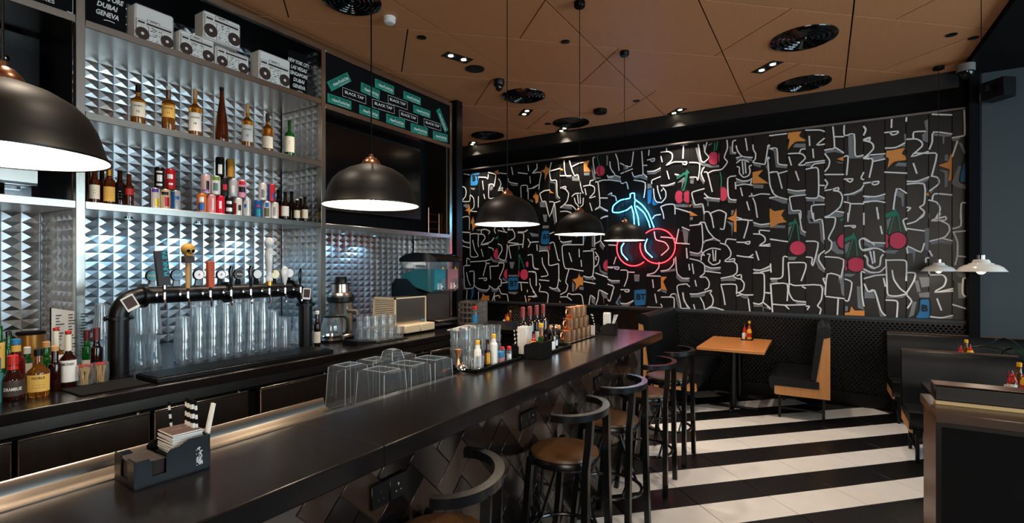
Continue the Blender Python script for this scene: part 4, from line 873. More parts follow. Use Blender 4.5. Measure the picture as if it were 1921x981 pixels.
# ---- plant at the right edge
pl = thing('potted_plant', 'dark green leafy plant standing behind the benches at the right edge', 'plant', (5.85, -1.62, 0))
pl.location = (6.42, -1.77, 0)
MB().lathe([(.001, 0), (.11, 0), (.14, .6), (.14, .62), (.125, .62), (.12, .56), (.001, .56)], 20).build('pot', M['black'], pl)
random.seed(5); lfm = mat('leaf_dark', rgb(30, 52, 34), .35, noise=.3)
for k in range(26):
    a = random.uniform(0, 2*pi); l = random.uniform(.35, .6); up = random.uniform(.2, .5); w = random.uniform(.022, .038); lf = MB(); n = 7; vs = []
    for i in range(n+1):
        f = i/n; r = l*f; z_ = .58+up*sin(f*pi*.62)-.12*f*f; ww = w*sin(pi*min(.97, f*.9+.08))
        vs += [(r*cos(a)-ww*sin(a), r*sin(a)+ww*cos(a), z_+.008), (r*cos(a), r*sin(a), z_-.004), (r*cos(a)+ww*sin(a), r*sin(a)-ww*cos(a), z_+.008)]
    lf.add(vs, [q for i in range(n) for q in ((3*i, 3*i+1, 3*i+4, 3*i+3), (3*i+1, 3*i+2, 3*i+5, 3*i+4))]); lf.build('leaf', lfm, pl)
# ================================================================ PENDANTS AND CEILING GEAR
def make_dome():
    t = thing('pendant_lamp', 'x', 'lamp')
    R = .205
    out = [(.034, .178), (.05, .174), (.095, .158), (.135, .134), (.160, .108), (.176, .078), (.186, .045), (.194, .018), (R, .0)]
    MB().lathe(out, 48).build('lamp_shade', mat('lamp_black', rgb(12, 11, 10), .46, spec=.3), t)
    MB().lathe([(r-.004, z-.004 if z > 0 else z) for r, z in out], 48).build('shade_lining', M['shade_in'], t)
    MB().lathe([(R-.004, 0), (R+.001, -.002), (R+.001, .003)], 48).build('rim', M['black'], t)
    MB().lathe([(.040, .174), (.040, .181), (.034, .192), (.022, .206), (.010, .211), (.009, .222), (.003, .224)], 20).build('metal_cap', M['copperlamp'], t)
    b_ = MB(); b_.lathe([(.001, .012), (.02, .017), (.034, .036), (.036, .054), (.026, .08), (.016, .1), (.014, .12)], 18).build('bulb', M['clear'], t)
    f_ = MB().tube([(.012*cos(a), .012*sin(a), .04+.045*i/14) for i, a in enumerate([x*.9 for x in range(15)])], .002, 5); f_.build('filament', M['emit_warm'], t)
    MB().cyl((0, 0, .118), .018, .05, 12).build('bulb_holder', M['black'], t)
    return t
YL = 1.655; ZL = 1.945
lm = make_dome()
labs = ['large black dome pendant cut by the left edge', 'black dome pendant in front of the television, second in the row', 'black dome pendant hanging before the painted wall, third in the row', 'black dome pendant, fourth in the row', 'smallest looking black dome pendant in front of the neon cherries']
lm['label'] = labs[0]; lm['group'] = 'black dome pendants over the bar'
lx = [.40, 1.555, 2.67, 3.78, 4.88]
for k, x in enumerate(lx):
    o = lm if k == 0 else dup(lm, (x, YL, ZL), 0, labs[k])
    o.location = (x, YL, ZL)
    MB().tube([(0, 0, .222), (0, 0, CEIL-ZL-.02)], .003, 6).build('cord', M['black'], o)
    MB().lathe([(.045, CEIL-ZL), (.045, CEIL-ZL-.035), (.038, CEIL-ZL-.045), (.001, CEIL-ZL-.048)], 20).build('ceiling_rose', M['black'], o)
    point((x, YL, ZL+.055), 16, WARM, .03)
def make_white():
    t = thing('pendant_lamp', 'x', 'lamp'); R = .152
    out = [(.026, .095), (.045, .092), (.052, .08), (.056, .068), (.074, .062), (.078, .056), (.10, .05), (.125, .034), (.143, .012), (R, 0)]
    MB().lathe(out, 40).build('lamp_shade', M['whitegloss'], t)
    MB().lathe([(r-.003, z-.003 if z else 0) for r, z in out], 40).build('shade_lining', M['shade_in'], t)
    MB().lathe([(.024, .092), (.025, .125), (.015, .13), (.006, .133)], 20).build('metal_cap', M['chrome'], t)
    MB().lathe([(.001, -.022), (.018, -.018), (.03, -.002), (.03, .02), (.018, .05), (.014, .07)], 18).build('bulb', M['clear'], t)
    MB().tube([(.009*cos(x*.9), .009*sin(x*.9), -.004+.03*x/14) for x in range(15)], .0016, 5).build('filament', M['emit_warm'], t)
    return t
wl = make_white()
pA, pB = onZ(1757, 125, CEIL), None
for k, (x, y, z) in enumerate(((6.99, -1.09, 1.635), (5.18, -1.06, 1.645))):
    o = wl if k == 0 else dup(wl, (x, y, z), 0)
    o.location = (x, y, z); o['label'] = ('smaller looking white pendant at the right end of the painted wall', 'white enamel pendant in front of the teal wall')[k]; o['group'] = 'white pendants over the right-hand tables'
    MB().tube([(0, 0, .13), (0, 0, CEIL-z-.02)], .0028, 6).build('cord', M['black'], o)
    MB().lathe([(.05, CEIL-z), (.05, CEIL-z-.03), (.001, CEIL-z-.036)], 20).build('ceiling_rose', M['black'], o)
    point((x, y, z+.03), 3, WARM, .02)
def ceil_pt(u, v, dz=0): return onZ(u, v, CEIL-dz)
# round air diffusers
for k, (u, v, w, lab) in enumerate(((660, 2, 112, 'black round ceiling diffuser cut by the top edge'), (1507, 72, 128, 'largest looking black round ceiling diffuser on the right'), (1508, 157, 102, 'black round ceiling diffuser nearer the mural, below the largest one'), (982, 180, 81, 'black round ceiling diffuser beside the dome camera'),
        (1071, 230, 68, 'black round ceiling diffuser just above the bulkhead'), (915, 254, 61, 'black round ceiling diffuser right of the pillar'))):
    q = ceil_pt(u, v); r = w*mpp(q)/2/sqrt(1+((u-CX)/F0)**2)*1.02
    t = thing('ceiling_diffuser', lab, 'air vent', (q.x, q.y, CEIL), group='round ceiling diffusers')
    MB().lathe([(r, 0), (r*.99, -.008), (r*.86, -.02), (r*.82, -.004)], 40).build('outer_ring', M['blackgloss'], t)
    for j, f in enumerate((.72, .56, .40, .24)): MB().lathe([(r*(f+.1), -.003), (r*(f+.05), -.016), (r*f, -.018), (r*(f-.02), -.003)], 36).build('vane_ring', M['blackgloss'], t)
    MB().lathe([(r*.12, -.003), (r*.1, -.014), (.001, -.016)], 20).build('centre_disc', M['blackgloss'], t)
    MB().cyl((0, 0, -.003), r*.95, .0025, 32).build('throat', M['blackmatt'], t)
# small round grilles / sensors
for u, v, w, lab, hh in ((791, 70, 18, 'small black disc near the smoke detector', .006), (891, 129, 36, 'flat black ceiling speaker disc beside the lit downlight', .008), (1061, 78, 17, 'small black disc between two ceiling joints', .006), (1126, 206, 26, 'black disc speaker hanging low over the far ceiling', .05),
        (1194, 189, 13, 'tiny black disc near the thin ceiling joint', .006), (1028, 232, 12, 'tiny black disc left of the diffuser by the bulkhead', .006), (1785, 65, 24, 'black disc near the right edge of the wood ceiling', .006), (1826, 71, 22, 'black disc on the very right edge of the wood ceiling', .006)):
    q = ceil_pt(u, v); r = w*mpp(q)/2/sqrt(1+((u-CX)/F0)**2)
    tag(MB().lathe([(r, 0), (r, -hh*.8), (r*.9, -hh), (.001, -hh)], 24).shift((q.x, q.y, CEIL)).build('ceiling_disc', M['black']), lab, 'sensor', None)
# twin downlights
for k, (u, v, ang, on) in enumerate(((858, 108, .6, 1), (1439, 126, -.35, 1), (986, 211, -.2, 1), (1270, 209, -.2, 1), (1056, 243, -.2, 1), (887, 269, -.1, 1))):
    q = ceil_pt(u, v)
    t = thing('twin_downlight', ('brightest twin downlight above the sticker board', 'twin downlight between the two right-hand diffusers', 'twin downlight below the dome camera', 'small twin downlight at the edge of the bulkhead', 'tiny twin downlight under a diffuser by the bulkhead', 'tiny downlight beside the pillar')[k], 'ceiling light', (q.x, q.y, CEIL), group='twin downlights in the wood ceiling')
    d = (.155, .165, .15, .15, .15, .13)[k]; fr = MB()
    fr.box(-d, d, -.07, .07, -.003, .0); fr.build('housing', M['black'], t)
    for sx in (-.5, .5):
        MB().lathe([(.046, -.003), (.046, -.008), (.036, -.006), (.03, -.004)], 20, c=(sx*d, 0, 0)).build('lamp_ring', M['chrome'], t)
        MB().cyl((sx*d, 0, -.0045), .026, .001, 16).build('lamp_lens', mat('lens_bright', rgb(255, 236, 200), .3, emit=(1, .8, .5, 1), estr=30 if k == 0 else 12), t)
    t.rotation_euler = (0, 0, radians(45) if k else -radians(20))
    spot((q.x, q.y, CEIL-.03), 110 if k else 140, WARM, 80, (q.x, q.y, 0))
# smoke detector
q = ceil_pt(731, 33)
t = thing('smoke_detector', 'round white smoke detector on the wood ceiling', 'smoke detector', (q.x, q.y, CEIL))
MB().lathe([(.052, 0), (.052, -.018), (.048, -.02)], 28).build('base', M['whitegloss'], t)
MB().lathe([(.048, -.019), (.05, -.022), (.05, -.04), (.038, -.052), (.001, -.054)], 28).build('cover', M['whitegloss'], t)
# dome cameras
q = ceil_pt(936, 150)
t = thing('dome_camera', 'black dome camera hanging from the wood ceiling', 'camera', (q.x, q.y, CEIL))
MB().lathe([(.062, 0), (.062, -.06), (.055, -.07), (.04, -.075)], 28).build('housing', M['black'], t)
MB().lathe([(.042, -.073), (.04, -.1), (.025, -.122), (.001, -.13)], 24).build('dome', M['blackgloss'], t)
q = onX(1812, 135, 6.9)
t = thing('dome_camera', 'dome camera with pale collar in the corner above the mural', 'camera', (q.x, q.y, 3.77))
MB().lathe([(.075, 0), (.075, -.07), (.068, -.075)], 28).build('housing', mat('camera_grey', rgb(120, 120, 120), .4), t)
MB().lathe([(.068, -.072), (.066, -.1), (.04, -.135), (.001, -.15)], 24).build('dome', M['blackgloss'], t)
# wall speaker
q = onX(1871, 166, 7.1)
t = thing('wall_speaker', 'black wedge shaped loudspeaker high on the teal wall', 'speaker', (q.x, q.y, q.z-.10), rz=radians(38)); t.scale = (.6, .6, .62)
m_ = MB().prism([(-.13, -.17), (.10, -.15), (.12, .13), (.10, .15), (-.13, .15)], 'x', -.19, .19); m_.shift((0, 0, .15)); m_.build('cabinet', M['black'], t)
MB().box(.19, .2, -.13, .12, 0, .28, b=.003).build('side_cap', mat('speaker_edge', rgb(70, 74, 80), .4), t)
MB().box(-.17, .17, -.142, -.135, .02, .28, b=.003).build('grille', M['blackmatt'], t)
MB().box(-.014, .014, -.146, -.141, .16, .17).build('badge', M['chrome'], t)
MB().box(-.03, .03, .1, .26, .1, .2).build('bracket', M['black'], t)
# bare spots: unseen downlights above the bar, others added to brighten the aisle
for x, y in ((.6, 3.3), (1.9, 3.3), (3.0, 3.4), (1.2, .9), (2.6, .2), (4.2, .2), (5.6, 1.0), (5.6, -.6), (4.2, 2.4), (.8, 2.4), (2.2, 2.4)):
    spot((x, y, CEIL-.03), 95, WARM, 75, (x, y+(.35 if y > 3 else 0), 0))
# blue pucks added under the lowest shelf to give the steel a cool glow
for x in (1.75, 2.25, 2.75, 3.75, 4.2):
    pk = thing('added_shelf_light', 'added round blue light, %s from the left under the lowest shelf' % {1.75: 'first', 2.25: 'second', 2.75: 'third', 3.75: 'fourth', 4.2: 'fifth'}[x], 'light', (x, YF+.42, ZS[0]-.062), group='added blue lights under the lowest shelf')
    MB().lathe([(.03, .012), (.03, .003), (.024, 0)], 18).build('ring', M['chrome'], pk)
    MB().cyl((0, 0, .0015), .023, .002, 16).build('lens', mat('added_lens_blue', rgb(120, 200, 255), .3, emit=(.2, .6, 1, 1), estr=8), pk)
    spot((x, YF+.42, ZS[0]-.07), 55, (.32, .7, 1), 125, (x, YF+.5, 1.0), .03)
# ================================================================ SMALL THINGS
random.seed(3)
def facing(p): return atan2(-p[1], -p[0])
def label_patch(R, z0, z1, ang, span=1.15, n=10):
    return MB().lathe([(R+.0006, z0), (R+.0006, z1)], n, a0=ang-span, a1=ang+span)
def bottle(p, R, H, body, lab, name='bottle', cat='bottle', capm=None, neck=.3, rn=.014, shoulder=.62, cap=.06, lb=None, lz=(.15, .5), text=None, textm=None, group=None, nl=None, base=.0, th=.3, span=1.2, extra=None, liquid=None, taper=None):
    t = thing(name, lab, cat, p, group=group); a = facing(p)
    zs = H*shoulder; zn = H*(1-neck)
    if taper: prof = [(.001, 0), (R*.96, 0), (R, .006), (R*.97, H*.2), (R*.8, H*.45), (rn*1.5, H*.72), (rn, H*.85), (rn, H)]
    else: prof = [(.001, 0), (R*.95, 0), (R, .006), (R, zs*.98), (R*.95, zs+(zn-zs)*.25), (R*.62, zs+(zn-zs)*.65), (rn*1.25, zn), (rn, zn+.01), (rn, H)]
    MB().lathe(prof, 22, caps=False).build('glass_body', body, t)
    if liquid: MB().lathe([(.001, .004), (R*.93, .004), (R*.95, H*shoulder*.96), (.001, H*shoulder*.96)], 20).build('liquid', liquid, t)
    if capm: MB().lathe([(rn+.0015, H*(1-cap)), (rn+.002, H+.001), (rn*.8, H+.004), (.001, H+.005)], 16).build('cap', capm, t)
    if nl: MB().lathe([(rn+.002, H*(1-neck)+.012), (rn+.0012, H*(1-cap)-.004)], 16).build('neck_label', nl, t)
    if lb:
        l = label_patch(R, H*lz[0], H*lz[1], a, span).build('label', lb, t, smooth=True)
        if text:
            for (s, hz, hh, ww) in text:
                on_cyl(text_mb(s, hh*H, .015, ww*R), R, H*hz, a, .0012).build('label_print', textm or M['blackmatt'], l, smooth=False)
        elif extra:
            mb = MB()
            for k in range(extra): 
                ww = random.uniform(.3, .9)*R; zz = H*(lz[0]+(lz[1]-lz[0])*(.2+.6*k/extra)); q = MB().add([(0, 0, 0), (ww, 0, 0), (ww, .003, 0), (0, .003, 0)], [(0, 1, 2, 3)]); on_cyl(q, R, zz, a, .0012); mb.add(q.v, q.f)
            mb.build('label_print', textm or M['brownprint'], l, smooth=False)
    return t
# ---- whisky bottles, top but one shelf
z2 = ZS[1]
def shelf_bottle(u, vt, w, body, lab, y, z, **k):
    q = onY(u, vt, y); H = q.z-z; R = w*mpp(q)/2/sqrt(1+((u-CX)/F0)**2)
    return bottle((q.x, y, z+.0005), R, H, body, lab, **k)
g = 'whisky bottles on the middle shelf'
shelf_bottle(259, 160, 29, M['amber'], 'amber whisky bottle with dark cap and cream label, leftmost on the middle shelf', 4.10, z2, capm=M['black'], cap=.18, lb=M['labelw'], lz=(.2, .55), text=[('12', .3, .05, .4), ('WHISKY', .44, .035, 1.2)], group=g)
shelf_bottle(316, 163, 26, M['amber'], 'amber whisky bottle with pale stopper and yellow label, second on the middle shelf', 4.10, z2, capm=M['labelw'], cap=.08, nl=M['steel'], lb=M['labely'], lz=(.3, .56), text=[('QUARTER', .48, .035, 1.3), ('11', .38, .04, .3)], group=g)
shelf_bottle(366, 169, 25, M['amber'], 'amber whisky bottle with long white label, third on the middle shelf', 4.10, z2, capm=M['cork'], cap=.2, lb=M['white'], lz=(.12, .5), text=[('HIGHLAND', .38, .035, 1.4), ('14', .25, .05, .4)], group=g)
shelf_bottle(416, 165, 26, M['brownglass'], 'tall dark tapered bottle in the middle of the whisky row', 4.10, z2, capm=M['black'], cap=.05, taper=True, group=g)
shelf_bottle(464, 197, 22, M['amber'], 'smaller amber whisky bottle with white label, right of the tall dark bottle', 4.10, z2, capm=M['cork'], cap=.2, lb=M['white'], lz=(.14, .52), text=[('HIGHLAND', .4, .035, 1.4), ('12', .25, .05, .4)], group=g)
shelf_bottle(502, 214, 21, M['amber'], 'amber bottle with dark cap and low white label, second from right in the whisky row', 4.10, z2, capm=M['brownprint'], cap=.2, lb=M['labelw'], lz=(.1, .4), extra=3, group=g)
shelf_bottle(543, 227, 20, M['greenglass'], 'green whisky bottle with cream label at the right end of the middle shelf', 4.10, z2, capm=M['greenglass'], cap=.12, lb=M['labelw'], lz=(.12, .55), extra=4, group=g)
# ---- beer bottles and cans on the lowest shelf
z3 = ZS[0]; g = 'beer bottles at the left end of the lowest shelf'
for u, vt, w, b_, l_, lz_, lab in ((165, 314, 22, M['darkglass'], None, None, 'dark beer bottle against the upright, left end of the lowest shelf'), (177, 313, 22, M['brownglass'], M['labelw'], (.12, .5), 'brown beer bottle with rounded cream label'), (191, 318, 19, M['darkglass'], None, None, 'plain dark beer bottle behind the cream and yellow labelled ones'),
        (205, 312, 23, M['brownglass'], M['labely'], (.08, .46), 'brown beer bottle with yellow label and yellow neck band'), (225, 320, 20, M['darkglass'], M['blackmatt'], (.15, .55), 'dark beer bottle with black, white and olive label'), (242, 327, 19, M['brownglass'], M['red'], (.35, .55), 'dark beer bottle with red label, right end of the beer row')):
    shelf_bottle(u, vt, w, b_, lab, 4.10 if u not in (191, 165) else 4.22, z3, lb=l_, lz=lz_ or (.1, .4), group=g, nl=M['gold'] if u == 205 else None, extra=3 if l_ else None, textm=M['labelw'] if l_ is M['blackmatt'] else M['brownprint'], capm=M['blackmatt'] if u in (165, 191) else None, cap=.03)
g = 'small dark bottles at the right end of the lowest shelf'
for k, (u, vt, w, l_) in enumerate(((522, 357, 12, M['red']), (535, 361, 15, M['white']), (547, 360, 14, None), (557, 374, 12, M['labelw']), (564, 370, 12, M['labely']), (572, 370, 12, M['labelw']))):
    shelf_bottle(u, vt, w, M['darkglass'], ('small dark bottle with red label touching the cans', 'dark bottle with white diamond label right of the cans', 'plain dark bottle between white and cream labelled ones', 'dark bottle with low cream label', 'dark bottle with yellow label near the shelf end', 'last small dark bottle on the lowest shelf')[k], 4.12 if k % 2 else 4.2, z3, lb=l_, lz=(.15, .5), group=g, capm=M['labelw'] if k in (3, 4) else M['blackmatt'], cap=.05)
cm = {}
def canmat(c): 
    n = 'can_'+'_'.join(str(x) for x in c)
    return mat(n, rgb(*c), .3, .35)
def can(u, y, z, base, bands, lab, H=.152, R=.0325):
    q = onY(u, 400, y); p = (q.x, y, z+.0005); a = facing(p)
    t = thing('beer_can', lab, 'can', p, group='beer cans stacked on the lowest shelf')
    MB().lathe([(R*.8, 0), (R, .008), (R, H-.012), (R*.82, H-.002)], 20).build('can_body', canmat(base), t)
    MB().lathe([(R*.83, H-.003), (R*.83, H), (R*.78, H), (R*.76, H-.004), (.001, H-.004)], 18).build('can_lid', M['chrome'], t)
    for k, (z0, z1, s0, s1, c) in enumerate(bands):
        MB().lathe([(R+.0005, H*z0), (R+.0005, H*z1)], 8, a0=a+s0, a1=a+s1).build('can_print', canmat(c), t)
    return t
WH, BK, RD, YL_, BLU, PK, OR_, SV, GD, TL_ = (226, 224, 220), (22, 22, 24), (190, 30, 40), (230, 190, 40), (30, 90, 160), (226, 150, 150), (230, 130, 50), (180, 184, 190), (190, 140, 60), (20, 130, 140)
ya = 4.11; hc = .1535
PR = [(.15, .3, -.6, .5, BK), (.4, .52, -.7, .6, BK)]
rowL = [(290, 0, WH, [(.05, .95, -1.1, -.7, (90, 60, 150)), (.1, .5, .1, .9, YL_), (.78, .95, -.5, .8, (90, 60, 150))], 'white can with purple lettering and yellow lemon, bottom left'), (309.5, 0, (222, 196, 160), [(.15, .6, 0, .9, RD), (.7, .85, -.7, .7, BK)], 'cream can with red patch, between the purple and blue ones'), (329, 0, SV, [(.1, .9, -.9, -.1, BLU), (.55, .7, 0, .8, BLU)], 'silver and blue can ending the left group'),
        (299, 1, BK, [(.1, .2, -.6, .6, WH), (.3, .62, -.5, .55, WH), (.72, .8, -.6, .6, WH)], 'black can with white lettering on top of the left group'), (319.5, 1, RD, [(.5, .72, -.6, .5, WH), (.2, .3, -.3, .5, WH)], 'dark red can on top of the left group')]
rowC = [(378, 0, OR_, [(.1, .5, -.7, .6, BLU), (.55, .8, -.5, .5, WH)], 'orange and blue can, first of the centre bottom row'), (396, 0, PK, [(.2, .8, .3, .6, WH)], 'plain pink can in the centre bottom row'), (413, 0, (214, 30, 60), [(.3, .7, -.2, .3, WH)], 'bright red can in the centre bottom row'), (430, 0, BK, PR and [(.2, .4, -.7, .7, WH), (.6, .75, -.6, .6, WH)], 'black and white can in the centre bottom row'), (446, 0, WH, [(.1, .7, -1, -.3, RD), (.3, .6, .1, .8, BK)], 'white and red can in the centre bottom row'), (463, 0, SV, [(.1, .9, .2, .6, (200, 200, 190)), (.5, .7, -.7, -.1, BLU)], 'silver can ending the centre bottom row'),
        (386, 1, (224, 190, 190), [(.2, .65, .1, .8, BK), (.1, .2, -.8, .8, (150, 110, 170))], 'pale pink can in the second tier'), (405, 1, WH, [(.75, .95, -.9, .9, (110, 150, 60)), (.2, .6, -.6, .5, (90, 130, 120))], 'white and green can in the second tier'), (421, 1, BK, [(.3, .6, -.3, .6, RD)], 'black and red can in the second tier'), (437, 1, SV, [(.2, .6, -.4, .3, WH)], 'plain silver can in the second tier'), (454, 1, (214, 150, 170), [(.3, .6, -.8, .8, BK), (.7, .9, -.7, .7, RD)], 'pink and purple can ending the second tier'),
        (412.5, 2, BK, [(.1, .6, -.4, .5, WH)], 'black can with white panel on the very top of the centre pile'), (431.5, 2, GD, [(.1, .9, -1.1, -.6, BK)], 'gold and black can on the very top of the centre pile')]
rowR = [(484, 0, BLU, [(.1, .5, -.5, .6, TL_), (.6, .7, -.4, .4, RD)], 'blue and teal can, first of the right group'), (500, 0, WH, [(.1, .6, -.6, .7, (90, 90, 60)), (.65, .9, -.3, .6, BLU)], 'patterned can in the middle of the right group'), (515, 0, WH, [(.2, .7, -.4, .3, (150, 150, 150))], 'white can beside the dark bottles'),
        (492.5, 1, WH, [(.15, .6, -.3, .5, (120, 120, 124))], 'white can with grey drawing on top of the right group'), (509, 1, (205, 50, 60), [(.05, .95, -1.2, -.4, BLU), (.1, .5, .4, 1, BLU)], 'red and blue can on top of the right group')]
for u, tier, c, bands, lab in rowL+rowC+rowR: can(u, ya, z3+tier*(hc), c, bands, lab)
# ---- wrapped parcels printed with a radio-cassette player, top shelf
def parcel(u0, u1, vt, lab, z=None, depth_=.14, y=4.07, tilt=0, hz=None):
    a, b_ = onY(u0, vt, y), onY(u1, vt, y); w = b_.x-a.x; z = ZS[2]+.001 if z is None else z; h = hz or (a.z-z)
    t = thing('printed_parcel', lab, 'parcel', ((a.x+b_.x)/2, y+depth_/2, z), group='parcels printed with a radio on the top shelf')
    MB().box(a.x, b_.x, y, y+depth_, z, z+h, b=.012).build('wrapping', M['white'], t, world=True)
    ph = min(h*.92, w*.64); p = MB(); q = MB(); z0 = z+h*.02
    def R(mb, x0, x1, y0, y1): mb.box(a.x+w*x0, a.x+w*x1, y-.0012, y-.0004, z0+ph*y0, z0+ph*y1)
    R(p, .07, .24, .80, .88); R(p, .28, .92, .80, .88)
    for x0, x1, y0, y1 in ((.03, .97, .02, .03), (.03, .97, .94, .95), (.03, .038, .02, .95), (.962, .97, .02, .95), (.33, .34, .05, .75), (.66, .67, .05, .75), (.30, .62, 1.03, 1.045), (.30, .31, .95, 1.04), (.61, .62, .95, 1.04), (.38, .55, .985, 1.015)): R(p, x0, x1, y0, y1)
    for k in range(46):
        xx = random.uniform(.36, .62); yy = random.choice((.1, .18, .27, .36, .45, .56, .64, .7)); R(p, xx, xx+random.uniform(.008, .035), yy, yy+random.uniform(.015, .04))
    for k in range(18): xx = .06+k*.05; R(p, xx, xx+.006, .70, .755)
    for xx in (.185, .81):
        cx, cz = a.x+w*xx, z0+ph*.36; r = ph*.27
        d = MB().lathe([(r, 0), (r, .0010), (.001, .0012)], 26); d.rot(pi/2, (0, 0), 'x'); d.shift((cx, y-.0004, cz)); p.add(d.v, d.f)
        d = MB().lathe([(r*.24, 0), (r*.24, .0016), (.001, .0018)], 16); d.rot(pi/2, (0, 0), 'x'); d.shift((cx, y-.0004, cz)); q.add(d.v, d.f)
    p.build('printed_radio', M['brownprint'], t, smooth=False, world=True); q.build('speaker_centre', M['white'], t, smooth=False, world=True)
    return t
parcel(253, 327, 3, 'tall white parcel printed with a brown radio, leftmost on the top shelf')
pB_ = parcel(337, 403, 53, 'white parcel printed with a radio, second from the left, under the raised one')
pC_ = parcel(405, 468, 84, 'white parcel printed with a radio, third from the left, under the raised one')
zt_ = onY(337, 53, 4.07).z
parcel(382, 452, 19, 'white parcel printed with a radio lying on top of two others', z=zt_+.002, hz=.215)
parcel(486, 545, 104, 'white parcel printed with a radio beside the lettered slate', y=4.05, hz=.265)
# ---- rear counter, left end
def on_counter(u, v, z=ZC): q = onZ(u, v, z); return (q.x, q.y, z+.0005)
def cb(u, vb, vt, w, body, lab, back=.45, **k):
    """bottle on the rear counter: vb is where the front of its base touches"""
    q = onZ(u, vb, ZC); R = w*mpp(q)/2/sqrt(1+((u-CX)/F0)**2); d = Vector((q.x, q.y, 0)).normalized(); q = q+d*R
    H = EYE+(CY-vt)*depth(q)/F0-ZC
    return bottle((q.x, q.y, ZC+.0005), R, H, body, lab, **k)
g = 'liqueur bottles at the left end of the rear counter'
darkl = mat('dark_liqueur', rgb(42, 14, 8), .08, trans=.3)
cb(24, 754, 668, 50, darkl, 'squat dark liqueur bottle with black label and red neck on the rear counter', neck=.36, shoulder=.46, rn=.018, capm=M['red'], cap=.2, nl=M['red'], lb=mat('label_dark', rgb(56, 42, 34), .5), lz=(.12, .46), text=[('DRAMBUIE', .24, .075, 1.45)], textm=M['white'], group=g, span=1.35)
cb(72, 746, 656, 46, M['amber'], 'amber bottle with dark cap and yellow label beside the squat dark bottle', neck=.33, shoulder=.52, rn=.015, capm=M['black'], cap=.13, lb=M['labely'], lz=(.12, .48), text=[('NOBLE', .39, .05, 1.1), ('. . . . . .', .26, .015, 1.0), ('. . . . . .', .2, .015, 1.0)], group=g)
cb(103, 735, 650, 27, darkl, 'dark red liqueur bottle just right of the yellow labelled one', neck=.35, shoulder=.6, capm=M['cork'], cap=.1, group=g)
cb(128, 730, 622, 34, darkl, 'tall syrup bottle with white label and red cap', neck=.38, shoulder=.5, rn=.012, capm=M['red'], cap=.035, nl=M['labelw'], lb=M['white'], lz=(.12, .5), text=[('MONIN', .41, .05, 1.35)], group=g)
cb(105, 716, 616, 30, M['amber'], 'tall syrup bottle with red cap standing behind the first one', neck=.38, shoulder=.5, rn=.012, capm=M['red'], cap=.035, nl=M['labelw'], lb=M['white'], lz=(.12, .5), extra=4, group=g)
cb(30, 728, 637, 36, mat('ruby_bottle', rgb(110, 16, 12), .08, trans=.4), 'ruby red bottle behind the squat dark bottle', neck=.3, shoulder=.55, rn=.018, capm=M['blue'], cap=.1, nl=M['labely'], group=g)
cb(16, 712, 622, 22, M['greenglass'], 'green swing-top bottle behind the ruby one', neck=.3, rn=.012, capm=M['chrome'], cap=.08, group=g)
cb(-2, 735, 612, 24, M['greenglass'], 'green bottle with yellow label cut by the left edge', neck=.3, lb=M['labely'], lz=(.35, .75), text=[('SO', .65, .05, .5)], group=g)
cb(-6, 757, 672, 26, mat('aqua_bottle', rgb(90, 170, 180), .1, trans=.6), 'aqua bottle cut by the left edge', neck=.3, group=g)
cb(51, 711, 652, 20, M['greenglass'], 'short green bottle with pale neck between the ruby bottle and the tin', neck=.35, capm=M['white'], cap=.2, lb=M['labelw'], lz=(.2, .5), group=g)
cb(87, 724, 642, 18, M['greenglass'], 'green bottle with cork top between the amber bottle and the syrup', neck=.3, capm=M['cork'], cap=.12, group=g)
q = on_counter(58, 704)
t = thing('metal_tin', 'round brass coloured tin behind the liqueur bottles', 'tin', q)
MB().lathe([(.001, 0), (.062, 0), (.062, .24), (.058, .24)], 28).build('tin_body', mat('brass_tin', rgb(176, 122, 58), .3, .7), t)
MB().lathe([(.064, .235), (.064, .25), (.001, .252)], 28).build('tin_lid', M['blackmatt'], t)
g = 'wine bottles beside the beer tower'
cb(163, 705, 620, 20, M['greenglass'], 'green wine bottle with dark red foil beside the steel upright', neck=.32, capm=mat('foil_red', rgb(84, 18, 20), .4), cap=.22, lb=M['labelw'], lz=(.1, .35), group=g)
cb(181, 716, 616, 24, M['darkglass'], 'dark red wine bottle next to the tower pipe', neck=.32, capm=mat('foil_red', rgb(84, 18, 20), .4), cap=.22, group=g)
cb(595, 650, 584, 13, M['darkglass'], 'dark wine bottle with white label between the tower and the kettle', neck=.3, capm=M['white'], cap=.08, lb=M['labelw'], lz=(.1, .42), extra=3, group='wine bottles beside the beer tower')
# menu sheet leaning behind the bottles
q = onY(122, 690, 3.9)
t = thing('menu_sheet', 'white printed sheet standing behind the syrup bottles', 'paper', (q.x, 3.95, ZC+.001))
a, b_ = onY(99, 578, 3.93), onY(142, 584, 3.93)
MB().prism([(a.x, ZC), (b_.x, ZC), (b_.x, b_.z), (a.x, a.z)], 'y', 3.95, 3.952).build('sheet', M['white'], t, smooth=False, world=True)
MB().prism([(a.x-.006, ZC), (b_.x, ZC), (b_.x, b_.z-.01), (a.x-.006, a.z+.004)], 'y', 3.953, 3.957).build('backing_board', M['blackmatt'], t, smooth=False, world=True)
p = MB()
for r_ in range(16):
    for c_ in range(3): x = a.x+.02+c_*.06; zz = a.z-.05-r_*.018; p.box(x, x+random.uniform(.015, .04), 3.9485, 3.9495, zz, zz+.005)
p.build('printed_lines', M['blackmatt'], t, smooth=False, world=True, kind='stuff')
